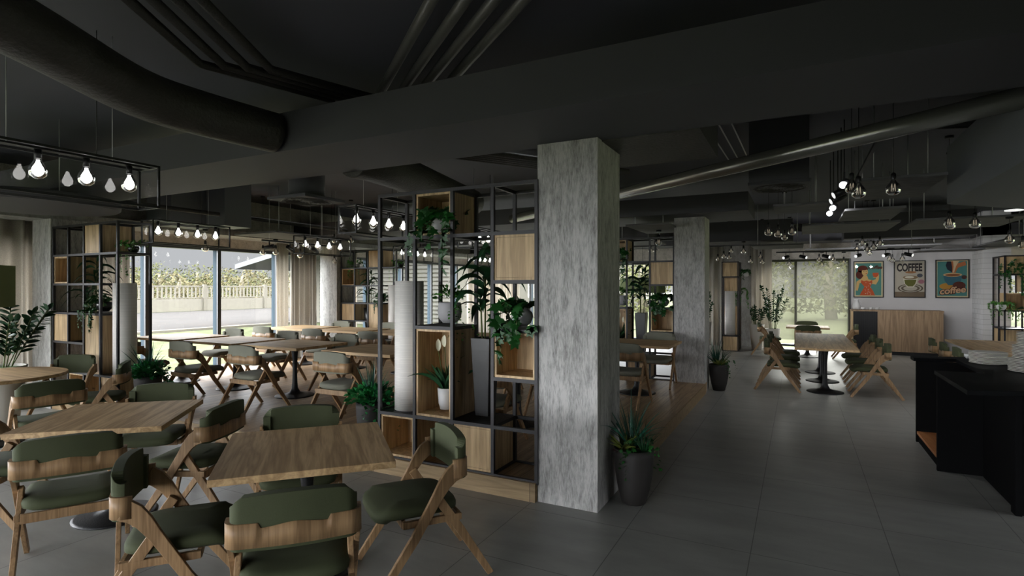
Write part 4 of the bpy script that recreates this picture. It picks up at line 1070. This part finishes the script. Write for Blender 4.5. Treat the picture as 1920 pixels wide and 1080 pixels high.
shade(-6.6, 15.6, 1.78, 'green felt lampshade seen through the tall shelf behind the corn plant', .6, .40)

# ================================================================ curtains
def curtain(name, side, a, b, fixed, m, label, amp=.05, wl=.14, z0=.02, z1=2.95, group='floor-length curtains', seed=1, x0=None):
    random.seed(seed); mb = MB(); n = int(abs(b - a) / wl * 10); base = 0; ph = 0
    for i in range(n + 1):
        t = a + (b - a) * i / n; ph += 2 * PI / 10 * (1 + .35 * math.sin(i * .13 + seed)); off = amp * math.sin(ph) + .3 * amp * math.sin(ph * .47 + seed)
        for k, z in enumerate((z0, z1)):
            q = fixed + off * (1.0 if k == 0 else .75)
            mb.v.append((q, t, z) if side == 'x' else (t, q, z))
    for i in range(n): mb.f.append((2 * i, 2 * i + 2, 2 * i + 3, 2 * i + 1)); mb.sm.append(True)
    o = build('curtain', mb, m); tag(o, label, 'curtain', group); s = o.modifiers.new('sol', 'SOLIDIFY'); s.thickness = .004
    return o
curtain('c', 'x', 3.05, 4.15, XL + .17, M_lin, 'brown linen curtain at the left picture edge behind the potted plants', .07, .2)
curtain('c', 'x', 4.3, 5.35, XL + .2, M_lin, 'brown linen curtain behind the left shelf', .05, .15, z1=2.67)
curtain('c', 'x', 8.62, 9.32, XL + .26, M_lin, 'brown linen curtain gathered beside the back column', .06, .12, z1=2.67)
curtain('c', 'x', 8.28, 8.6, XL + .22, M_sheer, 'white sheer curtain between the left windows and the brown curtain', .03, .1, z1=2.67)
curtain('c', 'x', 9.95, 10.7, XL + .26, M_sheer, 'pale linen curtain behind the back shelf', .06, .14, z1=2.67)
curtain('c', 'x', 15.9, 17.2, XL + .3, M_sheer, 'pale curtain in the far left corner', .06, .16, z1=2.67)
curtain('c', 'y', -9.9, -8.6, YB - .3, M_sheer, 'pale curtain at the left end of the far wall', .06, .16, z1=2.9)
curtain('c', 'y', -7.2, -5.6, YB - .3, M_sheer, 'pale curtain on the far wall seen through the tall shelf', .06, .16, z1=2.9)
curtain('c', 'y', -3.4, -1.95, YB - .3, M_sheer, 'pale curtain left of the far tower shelf', .06, .16, z1=2.9)
curtain('c', 'y', -1.2, -.66, YB - .25, M_sheer, 'pale curtain right of the far tower shelf', .06, .16, z1=2.9)
bl = build('roller_blind', MB().add([(-.98, YB - .06, .25), (1.22, YB - .06, .25), (1.22, YB - .06, 2.5), (-.98, YB - .06, 2.5)], [(0, 1, 2, 3)]), M_blind)
tag(bl, 'see-through grey-green roller blind over the far window', 'blind')

# ================================================================ sideboard
sb = thing('sideboard', 'long oak sideboard with a black slatted end below the posters', 'sideboard', (1.24, 16.9, 0))
build('carcass', MB().box(0, 1.92, .02, .55, .09, 1.10), M_side, sb, .003)
build('oak_panel', MB().box(.565, 1.92, 0, .0195, .09, 1.10), M_side, sb, .002)
build('worktop', MB().box(-.01, 1.93, -.01, .56, 1.1, 1.135), M_side, sb, .003)
build('side_cheek', MB().box(-.01, .03, -.01, .0195, .09, 1.1), M_oak_z, sb)
sl = MB()
sl.box(.031, .563, .004, .0195, .09, 1.095)
for k in range(13): sl.box(.035 + k * .0405, .06 + k * .0405, -.004, .0195, .09, 1.095)
build('black_slats', sl, M_black, sb); build('kickboard', MB().box(0.02, 1.9, .03, .5, 0, .088), M_black, sb)
jug = lambda s: [(.04 * s, 0), (.065 * s, .02 * s), (.07 * s, .07 * s), (.045 * s, .13 * s), (.035 * s, .17 * s), (.045 * s, .2 * s), (.04 * s, .2 * s), (.03 * s, .17 * s)]
j = thing('jug', 'white porcelain jug on the left end of the sideboard', 'jug', (1.36, 17.1, 1.136))
build('body', MB().lathe(jug(1.35), 24), M_whitepot, j); build('handle', MB().tube([(.05, 0, .22), (.11, 0, .2), (.12, 0, .13), (.08, 0, .07)], .008, 8), M_whitepot, j)
for i, (x, lab) in enumerate(((1.5, 'white cup right next to the jug on the sideboard'), (1.66, 'middle white cup on the sideboard'), (1.80, 'rightmost white cup on the sideboard'))):
    c = thing('cup', lab, 'cup', (x, 17.0, 1.136), 0, 'cups on the sideboard'); build('bowl', MB().lathe([(.025, 0), (.05, .03), (.058, .07), (.053, .07), (.04, .03)], 20), M_whitepot, c)
    build('handle', MB().tube([(.055, 0, .06), (.085, 0, .05), (.05, 0, .025)], .006, 6), M_whitepot, c)

# ================================================================ posters
def flat(o): return o
def poster(x0, x1, z0, z1, label):
    t = thing('framed_poster', label, 'poster', ((x0 + x1) / 2, YB - .001, (z0 + z1) / 2), 0, 'framed coffee posters'); hx, hz = (x1 - x0) / 2, (z1 - z0) / 2
    f = MB(); b = .022
    f.box(-hx, hx, -.03, 0, hz - b, hz); f.box(-hx, hx, -.03, 0, -hz, -hz + b); f.box(-hx, -hx + b, -.03, 0, -hz + b, hz - b); f.box(hx - b, hx, -.03, 0, -hz + b, hz - b)
    build('frame', f, M_black, t); build('glass', MB().add([(-hx + b, -.027, -hz + b), (hx - b, -.027, -hz + b), (hx - b, -.027, hz - b), (-hx + b, -.027, hz - b)], [(0, 1, 2, 3)]), M_pglass, t)
    return t, hx - b, hz - b
INK = {}
def ink(n, c):
    if n not in INK: INK[n] = mat('print_' + n, c, .8)
    return INK[n]
LAY = [0]
def shp(t, name, poly, c, lay, cn):
    y = -.004 - lay * .0009
    n = len(poly); build(name, MB().add([(x, y, z) for x, z in poly], [tuple(range(n))]), ink(cn, c), t)
def ell(cx, cz, rx, rz, n=28, a0=0, a1=2 * PI): return [(cx + rx * math.cos(a0 + (a1 - a0) * k / n), cz + rz * math.sin(a0 + (a1 - a0) * k / n)) for k in range(n + (0 if abs(a1 - a0) > 6.2 else 1))]
def text(t, s, x, z, size, c, cn, lay, shear=0, sx=1, bold=.0, rot=0, name='lettering', sy=1):
    cu = bpy.data.curves.new('t', 'FONT'); cu.body = s; cu.size = size; cu.align_x = 'CENTER'; cu.align_y = 'CENTER'; cu.shear = shear; cu.offset = bold
    tmp = bpy.data.objects.new('t', cu); C.objects.link(tmp); bpy.context.view_layer.update()
    me = bpy.data.meshes.new_from_object(tmp.evaluated_get(bpy.context.evaluated_depsgraph_get())); bpy.data.objects.remove(tmp)
    me.materials.clear(); me.materials.append(ink(cn, c)); o = bpy.data.objects.new(name, me); C.objects.link(o); o.parent = t
    o.location = (x, -.004 - lay * .0009, z); o.rotation_euler = (PI / 2, rot, 0); o.scale = (sx, sy, 1); return o
TEAL = srgb(92, 150, 138); CREAM = srgb(214, 202, 162); BR = srgb(98, 44, 30); SK = srgb(226, 186, 120); OR = srgb(206, 92, 48); BK = srgb(30, 28, 28)
def rect(a, b, c, d): return [(a, c), (b, c), (b, d), (a, d)]
# 1: woman with a cup
t, hx, hz = poster(1.32, 2.005, 1.447, 2.418, 'left framed poster of a woman in an orange dress lifting a coffee cup')
shp(t, 'paper', rect(-hx, hx, -hz, hz), CREAM, 0, 'cream'); shp(t, 'background', rect(-hx * .9, hx * .9, -hz * .92, hz * .92), TEAL, 1, 'teal')
shp(t, 'hair', ell(-.13, .27, .12, .10), BR, 2, 'brown'); shp(t, 'hair', ell(-.20, .12, .085, .11), BR, 2, 'brown')
shp(t, 'neck_and_arms', [(-.11, .1), (-.03, .1), (.0, .0), (.10, -.03), (.16, .0), (.19, .12), (.24, .12), (.23, -.02), (.17, -.14), (.08, -.12), (-.02, -.1), (-.2, -.1), (-.24, -.3), (-.29, -.3), (-.27, -.06), (-.16, .02)], SK, 3, 'skin')
shp(t, 'face', ell(-.08, .19, .07, .095), SK, 4, 'skin'); shp(t, 'fringe', ell(-.10, .29, .085, .05), BR, 5, 'brown')
shp(t, 'lips', ell(-.045, .15, .022, .01, 12), srgb(190, 50, 40), 5, 'red'); shp(t, 'eye', ell(-.05, .215, .012, .006, 10), BK, 5, 'black'); shp(t, 'eye', ell(-.105, .215, .012, .006, 10), BK, 5, 'black')
shp(t, 'dress', [(-.16, -.02), (-.1, -.05), (-.04, -.03), (.02, -.06), (.08, -.02), (.09, -.09), (.04, -.2), (.1, -.3), (.15, -.43), (-.2, -.43), (-.14, -.3), (-.09, -.2), (-.17, -.09)], OR, 6, 'orange')
random.seed(4)
dm = MB()
for k in range(26):
    cx, cz = rnd(-.14, .1), rnd(-.42, -.06); cx *= .55 + .8 * abs(cz + .2)
    e = ell(cx, cz, .007, .007, 8); dm.add([(x, -.0100, z) for x, z in e], [tuple(range(8))])
build('white_dots', dm, ink('white', srgb(230, 225, 205)), t)
shp(t, 'cup', [(.09, .17), (.23, .17), (.22, .09), (.18, .055), (.14, .055), (.10, .09)], OR, 6, 'orange'); shp(t, 'saucer', ell(.16, .05, .06, .012), SK, 5, 'skin')
text(t, 'Coffee', .14, .31, .13, BR, 'brown', 7, .3, .9, .004)
# 2: COFFEE
t, hx, hz = poster(2.222, 2.898, 1.45, 2.415, 'middle framed poster with the word COFFEE above a cup on swirling circles')
shp(t, 'paper', rect(-hx, hx, -hz, hz), srgb(196, 188, 170), 0, 'sand'); shp(t, 'paper_band', rect(-hx, hx, -hz, -hz * .72), srgb(128, 112, 92), 1, 'umber')
for i, (r, c, cn) in enumerate(((.27, srgb(96, 84, 68), 'umber2'), (.235, srgb(196, 188, 170), 'sand'), (.20, srgb(110, 98, 82), 'umber3'), (.15, srgb(196, 188, 170), 'sand'))):
    shp(t, 'saucer_ring', ell(.02, -.24, r, r * .42), c, 2 + i, cn)
shp(t, 'cup', [(-.14, .04), (.18, .04), (.15, -.12), (.08, -.22), (-.04, -.22), (-.11, -.12)], srgb(226, 220, 200), 6, 'ivory'); shp(t, 'cup_band', [(-.11, -.02), (.15, -.02), (.12, -.13), (.07, -.19), (-.03, -.19), (-.09, -.13)], srgb(110, 112, 52), 7, 'olive')
shp(t, 'coffee', ell(.02, .04, .16, .05), srgb(150, 128, 96), 7, 'tan'); shp(t, 'foam', ell(.0, .045, .10, .03), srgb(226, 220, 200), 8, 'ivory')
text(t, 'COFFEE', 0, .29, .2, srgb(52, 48, 48), 'ink', 4, 0, .78, .008, sy=1.35)
shp(t, 'plaque', ell(.03, .175, .12, .03), srgb(168, 118, 78), 3, 'copper'); shp(t, 'seal', ell(.22, .09, .06, .05), srgb(92, 96, 104), 3, 'slate'); shp(t, 'seal', ell(.25, -.07, .065, .055), srgb(178, 120, 130), 3, 'rose')
# 3: coffee
t, hx, hz = poster(3.10, 3.785, 1.447, 2.415, 'right framed poster of coffee pouring into a blue cup above the word coffee')
shp(t, 'paper', rect(-hx, hx, -hz, hz), CREAM, 0, 'cream'); shp(t, 'background', rect(-hx * .93, hx * .93, -hz * .93, hz * .95), srgb(84, 146, 140), 1, 'teal2')
shp(t, 'stream', [(-.08, .44), (.06, .44), (.10, .38), (.26, .44), (.28, .34), (.12, .28), (.06, .14), (.0, .14), (-.01, .24)], srgb(196, 120, 74), 2, 'caramel')
shp(t, 'stream', [(-.10, .44), (-.02, .44), (.0, .30), (.0, .16), (-.10, .24), (-.13, .34)], srgb(36, 40, 52), 3, 'navy'); shp(t, 'stream', [(.02, .44), (.14, .44), (.08, .32), (.04, .16), (.01, .16), (.03, .3)], srgb(224, 200, 160), 3, 'ivory2')
shp(t, 'saucer', ell(-.05, -.19, .21, .09), srgb(206, 150, 60), 2, 'amber')
shp(t, 'cup', [(-.18, .10), (.2, .10), (.18, -.05), (.1, -.16), (-.08, -.16), (-.15, -.05)], srgb(62, 112, 128), 4, 'blue'); shp(t, 'coffee', ell(.01, .10, .19, .05), srgb(224, 190, 140), 5, 'foam'); shp(t, 'coffee', ell(.01, .095, .15, .032), srgb(150, 92, 52), 6, 'brew')
shp(t, 'handle', ell(.24, .04, .055, .05), srgb(80, 50, 44), 3, 'choco')
shp(t, 'beans', ell(.14, -.17, .13, .10), srgb(96, 50, 38), 5, 'bean')
text(t, 'coffee', .0, -.30, .22, srgb(80, 40, 30), 'bean2', 6, .2, .98, .022, -.12); text(t, 'coffee', .0, -.297, .22, srgb(226, 180, 140), 'letter', 7, .2, .98, .006, -.12)

# ================================================================ bar
bar = thing('bar_counter', 'black bar counter with a notched top and a wooden shelf at the right picture edge', 'bar counter', (0, 0, 0))
topz = .93
tp = [(1.13, 5.3), (1.13, 6.42), (1.5, 6.42), (1.5, 7.42), (1.13, 7.42), (1.13, 7.64), (3.4, 8.3), (3.4, 5.9), (1.55, 5.42)]
tp = [(1.13, 5.28), (1.62, 5.46), (3.4, 6.2), (3.4, 8.4), (1.13, 7.66), (1.13, 7.46), (1.52, 7.56), (1.5, 6.42), (1.13, 6.42)]
build('countertop', MB().prism(tp, topz - .035, topz), M_bartop, bar, .002)
build('end_panel', MB().box(1.15, 1.5, 6.40, 6.44, 0, topz - .036), M_bar, bar)
build('far_panel', MB().box(1.16, 1.7, 7.5, 7.54, 0.0, topz - .036), M_bar, bar)
build('front_body', MB().prism([(1.48, 5.42), (3.2, 6.15), (3.2, 6.38), (1.48, 6.38)], 0, topz - .036), M_bar, bar)
build('back_body', MB().box(1.78, 3.2, 6.44, 7.5, 0, topz - .036), M_bar, bar)
build('plinth', MB().box(1.18, 1.7, 6.441, 7.499, 0, .09), M_bar, bar)
build('wooden_shelf', MB().box(1.165, 1.77, 6.441, 7.499, .091, .12), M_barwood, bar); build('wooden_lining', MB().box(1.7, 1.779, 6.45, 7.49, .121, topz - .04), M_barwood, bar)
build('corner_post', MB().box(1.44, 1.479, 5.40, 5.50, 0, topz - .036), M_bar, bar)
PL = {}
PORD = ['lowest', 'second lowest', 'third lowest', 'fourth lowest', 'middle', 'fourth from the top', 'third from the top', 'second from the top', 'topmost']
def plates(x, y, z, tiers, where, grp):
    zz_ = z
    for n, r, lab in tiers:
        for k in range(n):
            key = r
            if key not in PL: PL[key] = bpy.data.objects.new('plate', None); me = MB().lathe([(r * .55, 0), (r * .6, .001), (r * .98, .013), (r, .0155), (r * .97, .017), (r * .6, .005), (.001, .004)], 40); PL[key] = build('plate', me, M_plate); o = PL[key]
            else: o = PL[key].copy(); C.objects.link(o)
            o.location = (x + rnd(-.002, .002), y + rnd(-.002, .002), zz_); zz_ += .0135
            tag(o, PORD[k] + ' ' + lab, 'plate', grp)
random.seed(5)
p = fwd(1935, 680, 5.05)
plates(p[0], p[1], topz + .001, [(9, .168, 'plate of the widest bottom tier of the tall white stack'), (9, .138, 'plate of the middle tier of the tall white stack'), (9, .108, 'plate of the narrow top tier of the tall white stack')], '', 'plates of the tall stack')
p = fwd(1853, 684, 5.62)
plates(p[0], p[1], topz + .001, [(9, .155, 'white plate of the low stack beside the tall one')], '', 'plates of the low stack')
for k in range(4):
    p = fwd(1801 + k * 8, 673 + k * 3.5, 6.1 - k * .15)
    o = build('cup', MB().lathe([(.012, 0), (.026, .02), (.03, .045), (.026, .045), (.01, .01)], 16), M_whitepot); o.location = (p[0] + .06, p[1], topz + .001)
    tag(o, ORD[k] + ' of four tiny white cups beside the low plates', 'cup', 'tiny cups on the bar')

# ================================================================ outside
struct('ground_outside', MB().box(-140, 60, -60, 120, -.6, -.22), M_grass)
struct('road', MB().box(-44, -24.5, -60, 120, -.219, -.19), M_road)
struct('kerb', MB().box(-24.5, -24.1, -60, 120, -.219, -.12), M_kerb)
struct('terrace', MB().box(-11.6, -10.5, -8, 20, -.219, -.02), M_kerb)
fn = thing('garden_wall', 'long pale boundary wall with railing across the road', 'fence', (-45, 30, -.2))
build('wall_panel', MB().box(-.15, .15, -80, 80, 0, 1.0), M_fence, fn); rl = MB(); rl.box(-.05, .05, -80, 80, 2.0, 2.1)
rl.box(-.05, .05, -80, 80, 1.05, 1.12); [rl.box(-.02, .02, -20 + q * .35, -19.88 + q * .35, 1.1, 2.0) for q in range(285)]; build('railing', rl, M_fence, fn)
for k in range(18): build('fence_post', MB().box(-.14, .14, -.14, .14, 0, 2.2), M_kerb, fn).location = (.1, -54 + k * 6, 0)
def far_tree(x, y, h, r, m, label, seed):
    random.seed(seed); t = thing('tree', label, 'tree', (x, y, -.2), 0, 'trees beyond the boundary wall')
    build('trunk', MB().tube([(0, 0, 0), (rnd(-.2, .2), rnd(-.2, .2), h * .5), (0, 0, h * .8)], [.35, .25, .1], 8), M_bark, t)
    c = MB()
    for k in range(1500):
        a = rnd(0, 2 * PI); q = r * math.sqrt(random.random()); zz0 = rnd(.1, 1) * h * (.85 + .15 * math.sin(a * 3 + seed))
        q *= 1 - .5 * max(0, zz0 / h - .45); p = Vector((q * math.cos(a), q * math.sin(a), zz0)); e = rnd(.1, .24)
        c.add([p + Vector((rnd(-e, e), rnd(-e, e), rnd(-e, e))) for _ in range(3)], [(0, 1, 2)])
    build('crown', c, m, t)
TORD = 'first second third fourth fifth sixth seventh eighth ninth tenth eleventh twelfth thirteenth fourteenth fifteenth sixteenth seventeenth eighteenth nineteenth twentieth twenty-first twenty-second'.split()
random.seed(99); TX = [(-53 - 7 * (k % 3) - rnd(0, .6), 20 + (k // 3) * 6.6 + (k % 3) * 2.2, rnd(3.2, 4.6) + .5 * (k % 3)) for k in range(22)]
for i, (x, y, h) in enumerate(TX):
    far_tree(x, y, h, 3.1, M_tree if i % 3 else M_tree2, ('green' if i % 3 else 'dry yellowish') + ' tree behind the boundary wall, ' + TORD[i] + ' from the left', 200 + i)
for i in range(7): far_tree(-9 + i * 3.6, 36 + 3.0 * (i % 2), 4.6 + .5 * (i % 3), 1.8, M_tree, 'tree on the lawn behind the far windows, ' + TORD[i] + ' from the left', 300 + i)
hs = thing('neighbour_house', 'grey neighbouring house with louvred wall and sloping roof outside the left windows', 'building', (-24, 22.4, -.2), 0)
build('house_wall', MB().box(0, 9, 0, 16, 0, 3.6), M_house, hs)
rf = MB(); rf.add([(-2.5, -3.0, 2.9), (9.5, -3.0, 5.2), (9.5, 17, 5.2), (-2.5, 17, 2.9), (-2.5, -3.0, 3.15), (9.5, -3.0, 5.45), (9.5, 17, 5.45), (-2.5, 17, 3.15)], [(3, 2, 1, 0), (4, 5, 6, 7), (0, 1, 5, 4), (1, 2, 6, 5), (2, 3, 7, 6), (3, 0, 4, 7)])
build('sloping_roof', rf, M_roof, hs)
lv = MB()
for k in range(16): lv.box(.6, 9.3, -.14, -.01, .25 + k * .2, .36 + k * .2)
build('louvres', lv, M_louv, hs)
h2 = thing('louvred_building', 'pale building with horizontal slats outside the windows beyond the tall shelf', 'building', (-26, 29, -.2), 0)
build('house_wall', MB().box(2, 14, 13, 24, 0, 4.2), M_house, h2)
lv = MB()
for k in range(14): lv.box(1.9, 14.1, 12.8, 12.98, .3 + k * .28, .45 + k * .28)
build('louvres', lv, M_louv, h2)
